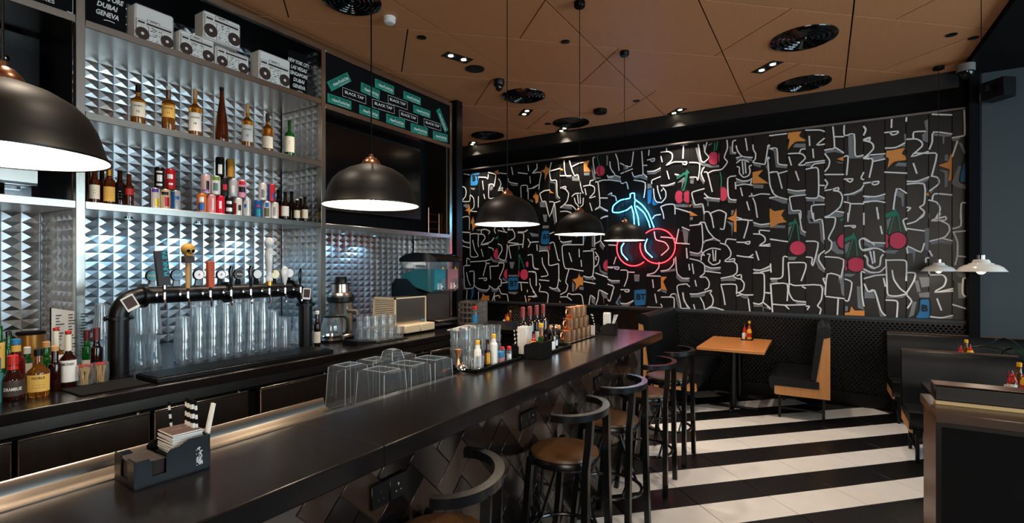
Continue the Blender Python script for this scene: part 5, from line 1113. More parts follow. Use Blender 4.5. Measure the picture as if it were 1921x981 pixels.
# glasses of toothpicks
for k, (u, v) in enumerate(((159, 729), (189, 724))):
    q = on_counter(u, v-4); t = thing('toothpick_glass', ('glass of red-tipped cocktail sticks at the edge of the rear counter', 'second glass of red-tipped cocktail sticks behind the first')[k], 'glass', q)
    MB().lathe([(.001, .002), (.03, .002), (.034, .01), (.038, .06), (.035, .115), (.033, .115), (.036, .06), (.032, .012), (.001, .008)], 24).build('tumbler', M['clear'], t)
    s_ = MB(); tp = MB()
    for i in range(26):
        a1, r1, r2 = random.uniform(0, 6.28), random.uniform(0, .016), random.uniform(.01, .028); a2 = a1+random.uniform(-.8, .8)
        s_.tube([(r1*cos(a1), r1*sin(a1), .01), (r2*cos(a2), r2*sin(a2), .105)], .0012, 4); tp.sphere((r2*cos(a2), r2*sin(a2), .107), .005, 4)
    s_.build('cocktail_sticks', mat('stick_wood', rgb(222, 178, 110), .6), t, kind='stuff'); tp.build('red_tips', M['red'], t, kind='stuff')
# bar mat
q = onZ(240, 722, ZC); tag(MB().box(1.0, 1.30, 3.02, 3.28, ZC, ZC+.008, b=.003).build('rubber_mat', M['rubber']), 'black nubbed rubber mat at the foot of the beer tower', 'mat')
# ---- beer tower
YT2, ZP, RP = 3.39, 1.512, .05; XA, XB = 1.295, 2.515
tw_ = thing('beer_tower', 'black pipe beer tower with two legs and eight taps on the rear counter', 'beer tower', (XA, YT2, ZC+.001))
er = .12
def elbow(xc, s): return [(xc+s*(er-er*cos(a)), YT2, ZP-er+er*sin(a)) for a in [i*pi/2/8 for i in range(9)]]
for x, s in ((XA, 1), (XB, -1)):
    MB().lathe([(RP, 0), (RP, ZP-er-ZC)], 28, c=(x, YT2, ZC+.001)).build('leg_pipe', M['black'], tw_, world=True)
    MB().lathe([(RP+.02, 0), (RP+.02, .008), (RP, .009)], 28, c=(x, YT2, ZC+.001)).build('foot_flange', M['black'], tw_, world=True)
    MB().tube(elbow(x, s), RP, 28, caps=False).build('elbow', M['black'], tw_, world=True)
    f_ = MB().lathe([(RP, -.007), (RP+.022, -.007), (RP+.022, .007), (RP, .007)], 28, c=(x, YT2, ZP-er)); 
    for i in range(6): f_.cyl((x+(RP+.013)*cos(i*pi/3), YT2+(RP+.013)*sin(i*pi/3), ZP-er-.014), .006, .028, 6)
    f_.build('bolted_flange', M['black'], tw_, world=True)
for x in (XA+er, (XA+XB)/2, XB-er):
    f_ = MB().lathe([(RP, -.009), (RP+.02, -.009), (RP+.02, .009), (RP, .009)], 28); f_.rot(pi/2, (0, 0), 'y'); f_.shift((x, YT2, ZP)); f_.build('bolted_flange', M['black'], tw_, world=True)
p_ = MB().lathe([(RP, 0), (RP, XB-XA-2*er)], 28); p_.rot(pi/2, (0, 0), 'y'); p_.shift((XA+er, YT2, ZP)); p_.build('cross_pipe', M['black'], tw_, world=True)
taps = [(311, 'dark tap board lettered PUNK IPA'), (355, 'skull'), (397, 'orange'), (435.7, 'black'), (472.7, 'black'), (507.5, 'white figure'), (537, 'white oval'), (566, 'loop')]
for k, (u, kd) in enumerate(taps):
    x = onY(u, 548, YT2-.13).x; y0 = YT2-.045; yf = YT2-.115; z = ZP+.0
    t = MB().cyl((x, 0, 0), .016, .07, 14); t = MB(); t.lathe([(.02, 0), (.02, .012), (.012, .014), (.012, .07)], 16); t.rot(pi/2, (0, 0), 'x'); t.shift((x, y0, z)); fa = t.build('faucet', M['chrome'], tw_, world=True)
    b_ = MB(); b_.cyl((x, yf, z-.02), .011, .04, 12); b_.tube([(x, yf, z-.015), (x, yf-.012, z-.03), (x, yf-.016, z-.08)], .006, 8); b_.build('spout', M['chrome'], fa, world=True)
    MB().cyl((x, yf, z+.02), .008, .02, 10).build('collar', M['black'], fa, world=True)
    z1 = z+.04; m_ = M['black']
    if k == 0:
        h = MB().box(x-.034, x+.034, yf-.01, yf+.012, z1+.02, z1+.225, b=.003); h.rot(-.10, (x, z1), 'y'); hb = h.build('tap_handle', mat('tap_board', rgb(34, 26, 30), .5), fa, world=True)
        q_ = text_mb('PUNK IPA', .027, .03, .15); q_.rot(pi/2); q_.shift((.024, 0, 0)); on_plane(q_, (x+.004, yf-.0105, z1+.075), (1, 0, 0), (0, 0, 1)); q_.rot(-.10, (x, z1), 'y'); q_.build('tap_lettering', mat('cyan_print', rgb(20, 170, 190), .5), fa, smooth=False, world=True)
        MB().cyl((x, yf, z1), .012, .022, 10).build('tap_stem', M['chrome'], fa, world=True)
    elif k == 1:
        MB().lathe([(.012, 0), (.014, .09), (.013, .155)], 12, c=(x, yf, z1)).build('tap_handle', mat('tap_wood', rgb(196, 150, 88), .5, noise=.2), fa, world=True)
        MB().box(x-.03, x+.03, yf-.022, yf+.022, z1+.155, z1+.195, b=.004).build('skull_plinth', mat('plinth_brown', rgb(62, 34, 28), .5), fa, world=True)
        s_ = MB().sphere((x, yf, z1+.235), .038, 12); s_.box(x-.02, x+.02, yf-.03, yf+.01, z1+.192, z1+.212, b=.006); s_.build('skull', mat('skull_yellow', rgb(200, 150, 60), .5, noise=.3, nscale=20), fa, world=True)
        e_ = MB()
        for d in (-.011, .011): e_.sphere((x+d*1.15, yf-.033, z1+.226), .0098, 6)
        e_.sphere((x, yf-.032, z1+.211), .004, 5); e_.build('eye_socket', M['blackmatt'], fa, world=True)
    elif k == 2:
        h = MB().box(x-.02, x+.02, yf-.016, yf+.016, z1, z1+.165, b=.003); hb = h.build('tap_handle', mat('tap_orange', rgb(196, 80, 36), .5, noise=.3, nscale=30), fa, world=True)
        g_2 = MB()
        for i in range(1, 11): g_2.box(x-.0205, x+.0205, yf-.0165, yf+.0165, z1+i*.015, z1+i*.015+.0015)
        g_2.build('tap_grooves', M['brownprint'], fa, world=True)
    elif k in (3, 4): MB().tube([(x, yf, z1), (x, yf, z1+.05), (x-.004, yf, z1+.1), (x+.004, yf, z1+.135)], [.008, .011, .013, .012], 12).build('tap_handle', M['blackgloss'], fa, world=True)
    elif k == 5:
        MB().lathe([(.022, 0), (.024, .02), (.018, .03), (.02, .07), (.026, .12), (.03, .18), (.024, .22), (.02, .235), (.03, .25), (.032, .275), (.02, .3), (.001, .305)], 18, c=(x, yf, z1+.03)).build('tap_handle', M['whitegloss'], fa, world=True)
        MB().cyl((x, yf, z1), .022, .028, 14).build('tap_stem', M['gold'], fa, world=True)
        v_ = MB(); 
        for i in range(9): v_.box(x+.008, x+.016, yf-.0285, yf-.02, z1+.09+i*.014, z1+.098+i*.014)
        v_.build('tap_lettering', M['brownprint'], fa, world=True)
    elif k == 6: MB().lathe([(.006, 0), (.012, .02), (.024, .06), (.028, .095), (.02, .125), (.001, .135)], 18, c=(x, yf, z1), sy=.6).build('tap_handle', M['whitegloss'], fa, world=True)
    else: MB().tube([(x, yf, z1), (x-.008, yf, z1+.04), (x-.008, yf, z1+.09), (x, yf, z1+.115), (x+.008, yf, z1+.09), (x+.008, yf, z1+.04)], .008, 10, closed=True).build('tap_handle', M['blackgloss'], fa, world=True)
bad = [(284, 517, 13, (40, 120, 130), 'PURE'), (330, 516, 12.4, (36, 104, 128), 'HEART'), (371, 515, 11.6, (222, 226, 230), 'A'), (413, 515, 10, (222, 226, 230), 'o'), (446.5, 514, 11.2, (30, 26, 28), 'Ale'), (481, 514, 10.4, (226, 230, 232), ''), (514, 514, 10.4, (226, 226, 190), ''), (541, 512, 10, (214, 214, 216), '')]
for u, v, r, c, s in bad:
    q = onY(u, v, YT2+.015); R = r*mpp(q)/sqrt(1+((u-CX)/F0)**2)*1.02
    t = MB().lathe([(R, 0), (R, .016), (R*.93, .02), (R*.9, .018)], 28); t.rot(pi/2, (0, 0), 'x'); t.shift((q.x, q.y, q.z)); t.prism([(q.x-.012, q.z-R*.9), (q.x+.012, q.z-R*.9), (q.x+.018, ZP+RP*.9), (q.x-.018, ZP+RP*.9)], 'y', q.y-.006, q.y+.012); bg = t.build('badge_rim', M['blackgloss'], tw_, world=True)
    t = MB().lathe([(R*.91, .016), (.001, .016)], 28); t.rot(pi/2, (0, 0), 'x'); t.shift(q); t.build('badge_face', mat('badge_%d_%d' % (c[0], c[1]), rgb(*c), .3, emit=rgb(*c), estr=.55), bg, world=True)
    t = MB().lathe([(R*.92, .0165), (R*.82, .0165)], 28); t.rot(pi/2, (0, 0), 'x'); t.shift(q); t.build('badge_ring', M['white'], bg, world=True, smooth=False)
    if s: 
        h = R*.42; on_plane(text_mb(s, h, .03, R*1.25 if len(s) > 2 else None), (q.x-(R*.62 if len(s) > 2 else R*.2), q.y-.0165, q.z-h/2), R_, U_).build('badge_lettering', M['white'] if c[0] < 100 else mat('badge_pink', rgb(170, 60, 130), .5), bg, smooth=False, world=True)
for k, (x, s) in enumerate(((XA+.035, 1), (XB-.03, -1))):
    h = MB(); h.box(-.034, .034, -.001, .001, -.042, .042); h.rot(-.5*s if k == 0 else .1, (0, 0), 'y'); h.shift((x, YT2-RP-.004, ZP-.035)); c_ = h.build('instant_photo', M['white'], tw_, world=True)
    h = MB(); h.box(-.027, .027, -.0018, -.0011, -.028, .034); h.rot(-.5*s if k == 0 else .1, (0, 0), 'y'); h.shift((x, YT2-RP-.004, ZP-.035)); h.build('photo_image', M['brownprint'], c_, world=True)
# drip tray with slotted grid
t = thing('drip_tray', 'long black slotted drip tray below the taps', 'tray', (1.88, 3.12, ZC+.001))
MB().box(1.32, 2.46, 3.0, 3.25, ZC+.001, ZC+.026, b=.003).build('tray_body', M['black'], t, world=True)
s_ = MB()
for i in range(75):
    x = 1.33+i*.015
    s_.box(x, x+.008, 3.01, 3.24, ZC+.026, ZC+.031)
s_.build('slotted_grid', M['black'], t, world=True, kind='stuff')
# ---- glasses
def glass_mesh(h, r0, r1, kind='pint'):
    th = .003
    if kind == 'pint': o_ = [(r0*.7, 0), (r0, .004), (r0*1.02, h*.3), (r1*.97, h*.75), (r1, h)]
    else: o_ = [(r0*.7, 0), (r0, .004), (r0*1.1, h*.4), (r1, h)]
    i_ = [(r-th, z+(.010 if j < 2 else 0)) for j, (r, z) in enumerate(o_)][::-1]
    i_[0] = (r1-th, h)
    o_ = o_[:-1]+[(r1, h-.006), (r1+.0016, h-.003), (r1, h)]
    return MB().lathe([(.001, 0)]+o_+i_+[(.001, .012)], 20)
pm = glass_mesh(.165, .030, .043).mesh('pint_glass', M['clear']); tm_ = glass_mesh(.20, .026, .038).mesh('tall_glass', M['clear']); rm = glass_mesh(.095, .034, .042, 'rocks').mesh('tumbler', M['clear'])
def put_glass(me, p, up, lab, grp, name='beer_glass', h=.165):
    o = bpy.data.objects.new(name, me); COL.objects.link(o); o.location = (p[0], p[1], p[2]+(0 if up else h)); 
    if not up: o.rotation_euler = (pi, 0, random.uniform(0, 3))
    tag(o, lab, 'glass', grp); return o
# nested pints, upside down, behind the taps
ORD = ('first', 'second', 'third', 'fourth', 'fifth', 'sixth', 'seventh', 'eighth', 'ninth', 'tenth')
TIER = ('lowest', 'second lowest', 'third lowest', 'topmost')
G1 = 'nested pint glasses behind the beer tower'
for r_ in range(2):
    for k in range(9):
        x = 1.71+k*.0905+r_*.03; y = 3.53+r_*.105
        nst = (3, 4, 4, 4, 4, 4, 4, 3, 2)[k]
        for j in range(nst): put_glass(pm, (x, y, ZC+.0008+j*.066), False, 'upside-down pint, %s of the %s stack from left, %s row behind the taps' % (TIER[j], ORD[k], ('front', 'back')[r_]), G1)
        if nst == 4 and r_ == 0: put_glass(rm, (x, y, ZC+.366), False, 'short upside-down glass on top of the %s pint stack from the left' % ORD[k], 'short glasses on top of the pint stacks', 'tumbler', .095)
G2 = 'tall glasses in two tiers at the left of the taps'
for r_ in range(3):
    for k in range(6):
        x = 1.295+k*.086+r_*.02; y = 3.56+r_*.092
        if x > 1.61 or (k == 0 and r_ == 0): continue
        w_ = '%s from left, %s row by the tower leg' % (ORD[k], ('front', 'middle', 'back')[r_])
        put_glass(tm_, (x, y, ZC+.0008), False, 'tall glass, lower tier, '+w_, G2, 'tall_glass', .20)
        put_glass(tm_, (x, y, ZC+.2015), False, 'tall glass, upper tier, '+w_, 'tall glasses, upper tier', 'tall_glass', .20)
for k in range(4): put_glass(rm, (2.60+(k % 2)*.09, 3.585+(k//2)*.09, ZC+.0008), True, '%s tumbler of the four beside the right leg of the beer tower' % ('near left', 'near right', 'far left', 'far right')[k], 'tumblers by the right leg of the tower', 'tumbler')
for k in range(3): put_glass(tm_, (2.56+k*.085, 3.80, ZC+.0008), False, '%s tall glass from the left behind the right leg of the tower' % ORD[k], 'tall glasses by the right leg of the tower', 'tall_glass', .2)
# ---- kettle
q = on_counter(622, 641); t = thing('glass_kettle', 'glass jug kettle with black handle on a black base', 'kettle', q)
MB().lathe([(.001, .0), (.092, .0), (.095, .02), (.085, .034), (.001, .036)], 28).build('power_base', M['black'], t)
MB().lathe([(.082, .038), (.086, .06), (.08, .14), (.062, .205), (.058, .207), (.076, .14), (.082, .06), (.078, .042)], 28).build('glass_jug', M['clear'], t)
MB().lathe([(.084, .036), (.087, .055), (.083, .058)], 28).build('steel_band', M['chrome'], t)
MB().lathe([(.062, .203), (.064, .215), (.04, .226), (.001, .228)], 24).build('kettle_lid', M['black'], t)
a = radians(-40); hp = [(.06, .212), (.10, .21), (.128, .18), (.13, .12), (.115, .07), (.088, .055)]
MB().tube([(r*cos(a), r*sin(a), z) for r, z in hp], .013, 10).build('kettle_handle', M['black'], t)
# ---- juicer
q = on_counter(648, 634); t = thing('juicer', 'tall steel juice extractor with black collar and spout behind the kettle', 'appliance', (q[0], q[1]+.06, q[2]))
MB().lathe([(.001, 0), (.11, 0), (.112, .03), (.10, .04), (.10, .30), (.104, .31)], 32).build('steel_body', M['steel'], t)
MB().lathe([(.104, .31), (.118, .32), (.12, .36), (.108, .375)], 32).build('black_collar', M['black'], t)
MB().lathe([(.108, .375), (.095, .395), (.075, .40), (.07, .47)], 32).build('bowl_cover', M['steel'], t)
MB().lathe([(.07, .468), (.085, .472), (.085, .48), (.055, .485), (.052, .52), (.045, .535), (.001, .536)], 28).build('feed_lid', M['black'], t)
MB().tube([(0, -.1, .24), (.03, -.17, .235), (.03, -.18, .2)], .018, 10).build('juice_spout', M['steel'], t)
MB().box(-.05, .05, -.12, .12, .001, .02, b=.004).build('foot_plate', M['black'], t)
q = on_counter(675, 645); t = thing('scale_tray', 'flat black dished tray in front of the juicer', 'tray', q, rz=.1)
MB().prism([(-.11, .0), (.12, .0), (.12, .014), (.10, .01), (-.09, .035), (-.11, .04)], 'y', -.07, .08).build('tray_body', M['black'], t)
# ---- tumblers left of the toaster
tag(MB().box(2.96, 3.30, 3.06, 3.36, ZC+.0005, ZC+.006, b=.002).build('glass_mat', M['rubber']), 'black mat under the tumblers left of the toaster', 'mat')
for r_ in range(3):
    for k in range(4):
        put_glass(rm, (3.0+k*.088, 3.13+r_*.09, ZC+.0065), True, 'tumbler on the black mat, %s from the left in the %s row' % (ORD[k], ('front', 'middle', 'back')[r_]), 'tumblers left of the toaster', 'tumbler')
        if r_ > 0: put_glass(rm, (3.0+k*.088, 3.13+r_*.09, ZC+.103), True, 'upper tier tumbler left of the toaster, %s from left, %s row' % (ORD[k], ('front', 'middle', 'back')[r_]), 'tumblers in the second tier left of the toaster', 'tumbler')
# ---- toaster / grill
t = thing('conveyor_toaster', 'cream and steel toaster with slatted side and two crumb trays', 'appliance', (3.56, 3.44, ZC+.0005))
X0, X1, Y0, Y1, Z0, Z1 = 3.375, 3.80, 3.29, 3.57, 1.078, 1.40
MB().box(X0+.012, X1, Y0+.006, Y1, Z0, Z1-.008, b=.004).build('steel_casing', M['steel'], t, world=True)
f_ = MB()
for (y0, y1, z0, z1) in ((Y0, Y0+.014, Z0, Z1), (Y1-.014, Y1, Z0, Z1), (Y0, Y1, Z1-.016, Z1), (Y0, Y1, Z0, Z0+.014)): f_.box(X0, X0+.016, y0, y1, z0, z1)
f_.box(X1-.008, X1+.004, Y0, Y0+.012, Z0, Z1); f_.box(X0, X1, Y0, Y0+.006, Z1-.012, Z1); f_.build('cream_frame', M['cream'], t, world=True)
for i in range(17):
    z = Z0+.024+i*.0168; MB().box(X0+.001, X0+.012, Y0+.014, Y1-.014, z, z+.009, b=.001).build('side_slat', M['cream'], t, world=True)
for x0 in (X0+.03, X0+.24): MB().box(x0, x0+.20, Y0-.10, Y0+.006, Z0, Z0+.07, b=.006).build('crumb_tray', M['cream'], t, world=True)
MB().box(X1-.07, X1-.03, Y0-.004, Y0+.006, Z0+.085, Z0+.10).build('name_plate', M['blue'], t, world=True)
ft = MB()
for x in (X0+.03, X1-.03):
    for y in (Y0+.03, Y1-.03): ft.cyl((x, y, ZC+.0005), .012, .018, 10)
ft.build('rubber_feet', M['black'], t, world=True)
# ---- slush machine
t = thing('slush_machine', 'black twin tank slush machine with blue and pink drinks', 'appliance', (4.1, 3.55, ZC+.0005))
MB().box(3.90, 4.33, 3.30, 3.86, ZC+.002, ZC+.07, b=.012).build('base', M['blackgloss'], t, world=True)
MB().prism([(3.40, 1.13), (3.86, 1.13), (3.86, 1.50), (3.80, 1.56), (3.66, 1.56), (3.50, 1.44), (3.40, 1.42)], 'x', 3.91, 4.32).build('body', M['blackgloss'], t, world=True)
MB().box(3.935, 4.295, 3.392, 3.402, 1.14, 1.415).build('front_panel', mat('panel_brown', rgb(70, 64, 60), .4, .4), t, world=True)
MB().box(3.93, 4.30, 3.24, 3.39, ZC+.07, ZC+.088, b=.004).build('drip_grid', M['steeldark'], t, world=True)
for k, (x0, x1, c) in enumerate(((3.92, 4.105, rgb(20, 176, 190)), (4.13, 4.315, rgb(232, 150, 150)))):
    pf = [(3.28, 1.45), (3.33, 1.42), (3.68, 1.50), (3.72, 1.56), (3.72, 1.735), (3.28, 1.735)]
    tk = MB().prism(pf, 'x', x0, x1).build('tank', M['plastic'], t, world=True)
    lm_ = mat('slush_%d' % k, c, .3, trans=.25, noise=.1)
    MB().prism([(3.288, 1.455), (3.335, 1.428), (3.675, 1.507), (3.712, 1.565), (3.712, 1.615), (3.5, 1.66), (3.288, 1.66)], 'x', x0+.006, x1-.006).build('slush_drink', lm_, tk, world=True)
    MB().box(x0+.08, x0+.10, 3.245, 3.28, 1.44, 1.52, b=.004).build('tap_valve', M['chrome'], tk, world=True)
    MB().box(x0+.065, x0+.115, 3.236, 3.246, 1.50, 1.56, b=.004).build('tap_lever', M['plastic'], tk, world=True)
    MB().prism([(x0+.11, 1.66), (x0+.14, 1.66), (x0+.125, 1.69)], 'y', 3.276, 3.279).build('warning_sticker', M['yellow'], tk, world=True)
MB().prism([(3.25, 1.735), (3.75, 1.735), (3.74, 1.775), (3.66, 1.815), (3.52, 1.83), (3.38, 1.82), (3.28, 1.785), (3.25, 1.755)], 'x', 3.905, 4.33).build('tank_lid', M['blackgloss'], t, world=True)
# ---- papers, spray bottle, crate
t = thing('newspaper', 'open magazine lying on the counter before the slush machine', 'paper', (4.15, 3.08, ZC+.0005), rz=.2)
MB().box(-.22, .0, -.09, .09, 0, .004).build('page', M['white'], t); MB().box(.002, .22, -.09, .09, 0, .006).build('page', M['white'], t)
p = MB()
for i in range(8):
    for j in range(2): p.box(-.2+j*.22, -.2+j*.22+random.uniform(.1, .17), -.075+i*.019, -.066+i*.019, .0062 if j else .0042, .0066 if j else .0046)
p.build('printed_lines', mat('ink_grey', rgb(90, 90, 96), .6), t, smooth=False, kind='stuff')
bottle((4.30, 3.06, ZC+.0005), .03, .21, M['plastic'], 'clear squeeze bottle with red cap beside the grey crate', capm=M['red'], rn=.024, neck=.2, shoulder=.7, cap=.14, lb=M['blue'], lz=(.2, .6), cat='bottle', name='squeeze_bottle')
t = thing('plastic_crate', 'grey plastic bottle crate at the corner of the rear counter', 'crate', (4.60, 3.24, ZC+.041), rz=.2)
cr = mat('crate_grey', rgb(96, 88, 82), .5, noise=.08)
f_ = MB()
for z0, z1 in ((0, .03), (.07, .085), (.125, .145), (.18, .20), (.235, .25)): f_.box(-.18, .18, -.15, -.142, z0, z1); f_.box(-.18, -.172, -.15, .15, z0, z1); f_.box(.172, .18, -.15, .15, z0, z1); f_.box(-.18, .18, .142, .15, z0, z1)
for x, y in ((-.18, -.15), (.15, -.15), (-.18, .12), (.15, .12)): f_.box(x, x+.03, y, y+.03, 0, .25)
f_.box(-.01, .01, -.15, -.142, 0, .25); f_.box(-.175, .175, -.145, .145, 0, .01); f_.build('crate_frame', cr, t)
f_ = MB()
for z0 in (.085, .03, .145, .20):
    for i in range(14):
        x = -.145+i*.021; f_.tube([(x, -.146, z0), (x+.012, -.146, z0+.04)], .003, 4)
f_.build('crate_lattice', cr, t, kind='stuff')
cb_ = MB()
for i in range(5):
    for j in range(4): cb_.lathe([(.03, .01), (.03, .235)], 10, c=(-.13+i*.065, -.10+j*.066, 0))
cb_.build('crate_dividers', mat('crate_dark', rgb(66, 62, 60), .6), t, kind='stuff')
t.location = (4.49, 3.22, ZC+.0006); t.scale = (.76, .76, 1)
# ================================================================ ON THE BAR
zb = ZB+.0005
def stripe_straw(mb, p0, p1, r=.0035, n=14):
    P0, P1 = Vector(p0), Vector(p1)
    for i in range(n): mb.tube([P0.lerp(P1, i/n), P0.lerp(P1, (i+1)/n)], r, 8, m=i % 2, caps=(i in (0, n-1)))
def caddy(name_lab, loc, rz, L=.19, D=.145, H=.095, sz=1.0):
    t = thing('bar_caddy', name_lab, 'caddy', loc, rz)
    w = .004; m_ = M['black']
    MB().box(0, L, 0, D, 0, .004).build('floor_plate', m_, t)
    # long walls: low at the napkin end, high at the straw end, with a slot
    for y in (0, D-w):
        MB().prism([(0, 0), (L*.40, 0), (L*.40, H*.25), (L*.22, H*.25), (L*.22, H*.62), (L*.18, H*.74), (0, H*.74)], 'y', y, y+w).build('side_wall', m_, t)
        MB().prism([(L*.40, 0), (L, 0), (L, H), (L*.7, H), (L*.56, H*.86), (L*.46, H*.84), (L*.40, H*.72)], 'y', y, y+w).build('side_wall', m_, t)
    for y0, y1 in ((0, D*.33), (D*.67, D)): MB().box(0, w, y0, y1, 0, H*.78, b=.001).build('end_wall', m_, t)
    MB().box(0, w, D*.33, D*.67, 0, H*.2).build('end_wall', m_, t)
    MB().box(L-w, L, 0, D, 0, H, b=.001).build('end_wall', m_, t)
    MB().box(L*.42, L*.44, w, D-w, 0, H*.6).build('partition', m_, t)
    return t
mstr = [M['white'], M['blackmatt']]
p0 = onZ(247, 920, ZB); p1 = onZ(390, 876, ZB); rz = atan2(p1.y-p0.y, p1.x-p0.x); L = (p1-p0).length
cd1 = caddy('black bar caddy nearest the camera holding napkins, coasters and striped straws', (p0.x, p0.y-.012, zb), rz, L=L, D=.13, H=.098)
def in_caddy(c, x, y, z): v = Matrix.Rotation(c.rotation_euler.z, 4, 'Z') @ Vector((x, y, z)); return c.location+v
# napkins
t = thing('napkin_stack', 'stack of black paper napkins in the low end of the nearest caddy', 'napkins', in_caddy(cd1, 0, 0, .0045), rz)
for i in range(14): MB().box(.007, .074, .009, .121, i*.0042, i*.0042+.0036, b=.001).build('napkin', mat('napkin_dark', rgb(44, 34, 32), .8), t)
# coasters
for i in range(13):
    t = thing('coaster', ('brown topped coaster, uppermost of the stack in the nearest caddy' if i == 12 else 'brown coaster, %s from the bottom of the stack in the nearest caddy' % (ORD+('eleventh', 'twelfth'))[i]), 'coaster', in_caddy(cd1, .098+random.uniform(-.001, .001), .02+random.uniform(-.001, .001), .058+i*.0043), rz+random.uniform(-.04, .04), group='coasters stacked in the nearest caddy')
    MB().box(0, .078, 0, .095, 0, .0034, b=.0006).build('card', M['white'], t); MB().box(.0005, .0775, .0005, .0945, .0034, .0038).build('printed_face', mat('coaster_brown', rgb(78, 58, 50), .6), t)
    if i == 12:
        tx = on_plane(text_mb('BLACK TAP', .010, .02, .046), (.018, .045, .0038), (1, 0, 0), (0, 1, 0)); tx.build('coaster_print', mat('coaster_pale', rgb(150, 128, 116), .6), t, smooth=False)
MB().box(.092, .18, .012, .115, .004, .056).build('coaster_block', M['blackmatt'], cd1)
# graffiti mark on the side of the near caddy
gm = MB(); random.seed(9)
for i in range(26):
    x = random.uniform(0, .016); y = random.uniform(0, .05); ribbon(gm, [(x, y), (x+random.uniform(-.006, .007), y+random.uniform(-.004, .006)), (x+random.uniform(-.007, .007), y+random.uniform(-.008, .008))], .0016)
gm.v = [(min(.018, max(0, a)), min(.054, max(0, b)), c) for a, b, c in gm.v]
gm.v = [(L*.80+a, -.0006, .018+b) for a, b, c in gm.v]; gm.build('white_tag_mark', M['white'], cd1, smooth=False)
def straw(c, x, y, x2, y2, z2, lab, grp, plain=False, r=.0035):
    q = in_caddy(c, x, y, .006); e = in_caddy(c, x2, y2, z2)-q
    t = MB()
    if plain: t.tube([(0, 0, 0), e], r, 8); o = t.build('wrapped_straw', M['white'])
    else: stripe_straw(t, (0, 0, 0), e, r); o = t.build('paper_straw', mstr)
    o.location = q; return tag(o, lab, 'straw', grp)
for i in range(5): straw(cd1, L*.88, .035+i*.016, L*.86+.001*i, .05+i*.0115, .195-.002*(i % 2), 'striped paper straw, %s from the front in the right-hand row of the nearest caddy' % ORD[i], 'striped straws in the nearest caddy')
for i in range(4): straw(cd1, L*.92, .04+i*.016, L*.90, .045+i*.0125, .19, 'striped paper straw, %s from the front in the far right row of the nearest caddy' % ORD[i], 'striped straws in the nearest caddy')
straw(cd1, L*.80, .135, L*.70, .128, .185, 'single striped straw leaning left in the nearest caddy', None)
for i in range(3): straw(cd1, L*.93, .02+i*.01, L*1.14, .03+i*.006, .175, 'white wrapped straw leaning right out of the nearest caddy, %s of three' % ORD[i], 'wrapped straws in the nearest caddy', True, .004)
# ---- clear inverted pans at the ice well
ZW = .952
def pan(x0, y0, w, d, h, lab, z=ZW):
    t = thing('clear_pan', lab, 'container', (x0+w/2, y0+d/2, z), group='clear upturned pans behind the bar')
    e = .012; vs = []
    for (ex, z_) in ((0, 0), (e, h-.008), (e+.008, h)):
        vs += [(-w/2+ex, -d/2+ex, z_), (w/2-ex, -d/2+ex, z_), (w/2-ex, d/2-ex, z_), (-w/2+ex, d/2-ex, z_)]
    mb = MB().add(vs, [(k*4+i, k*4+(i+1) % 4, (k+1)*4+(i+1) % 4, (k+1)*4+i) for k in (0, 1) for i in range(4)]+[(8, 9, 10, 11)]); mb.build('pan_shell', M['plastic'], t)
    MB().bar([(-w/2, -d/2, .003), (w/2, -d/2, .003), (w/2, d/2, .003), (-w/2, d/2, .003)], .012, .004, closed=True).build('pan_rim', M['plastic'], t)
    for sx in (-1, 1):
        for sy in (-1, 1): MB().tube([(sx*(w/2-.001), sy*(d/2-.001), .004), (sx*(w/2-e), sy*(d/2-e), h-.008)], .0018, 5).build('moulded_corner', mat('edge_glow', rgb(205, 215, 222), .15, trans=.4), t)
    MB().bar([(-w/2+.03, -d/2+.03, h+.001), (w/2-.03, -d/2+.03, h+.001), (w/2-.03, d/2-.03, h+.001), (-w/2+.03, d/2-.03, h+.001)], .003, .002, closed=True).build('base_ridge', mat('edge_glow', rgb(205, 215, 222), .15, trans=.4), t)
    return t
xs_ = [1.715, 1.905, 2.065]
nm = ('first', 'second', 'third')
for i, x in enumerate((1.70, 1.883, 2.066)):
    pan(x, 1.725, .165, .20, .23, nm[i]+' clear upturned pan along the bar side of the ice well')
    pan(x, 1.99, .165, .15, .23, nm[i]+' clear upturned pan in the back row of the ice well')
t = pan(1.93, 1.90, .09, .09, .055, 'small clear tub lying on top of the upturned pans', z=ZW+.236)
t = thing('clear_jug', 'clear round bowl with black handle past the upturned pans', 'jug', (*onZ(836, 690, 1.0)[:2], ZW))
MB().lathe([(.001, 0), (.05, 0), (.065, .05), (.07, .12), (.067, .12), (.062, .05), (.048, .006), (.001, .006)], 24).build('bowl', M['plastic'], t)
MB().box(.062, .078, -.012, .012, .03, .12, b=.003).build('handle', M['black'], t)
MB().box(-.03, .03, -.02, .02, .01, .04, b=.012).build('orange_peel', mat('peel', rgb(200, 110, 50), .5), t)
# ---- call bell
t = thing('call_bell', 'small chrome call bell at the end of the glass tray', 'bell', (*onZ(867, 696, ZB)[:2], zb))
MB().lathe([(.001, 0), (.032, 0), (.033, .008), (.026, .012)], 24).build('base', M['black'], t); MB().lathe([(.031, .012), (.03, .022), (.02, .034), (.004, .038), (.004, .046), (.001, .047)], 24).build('dome', M['chrome'], t)
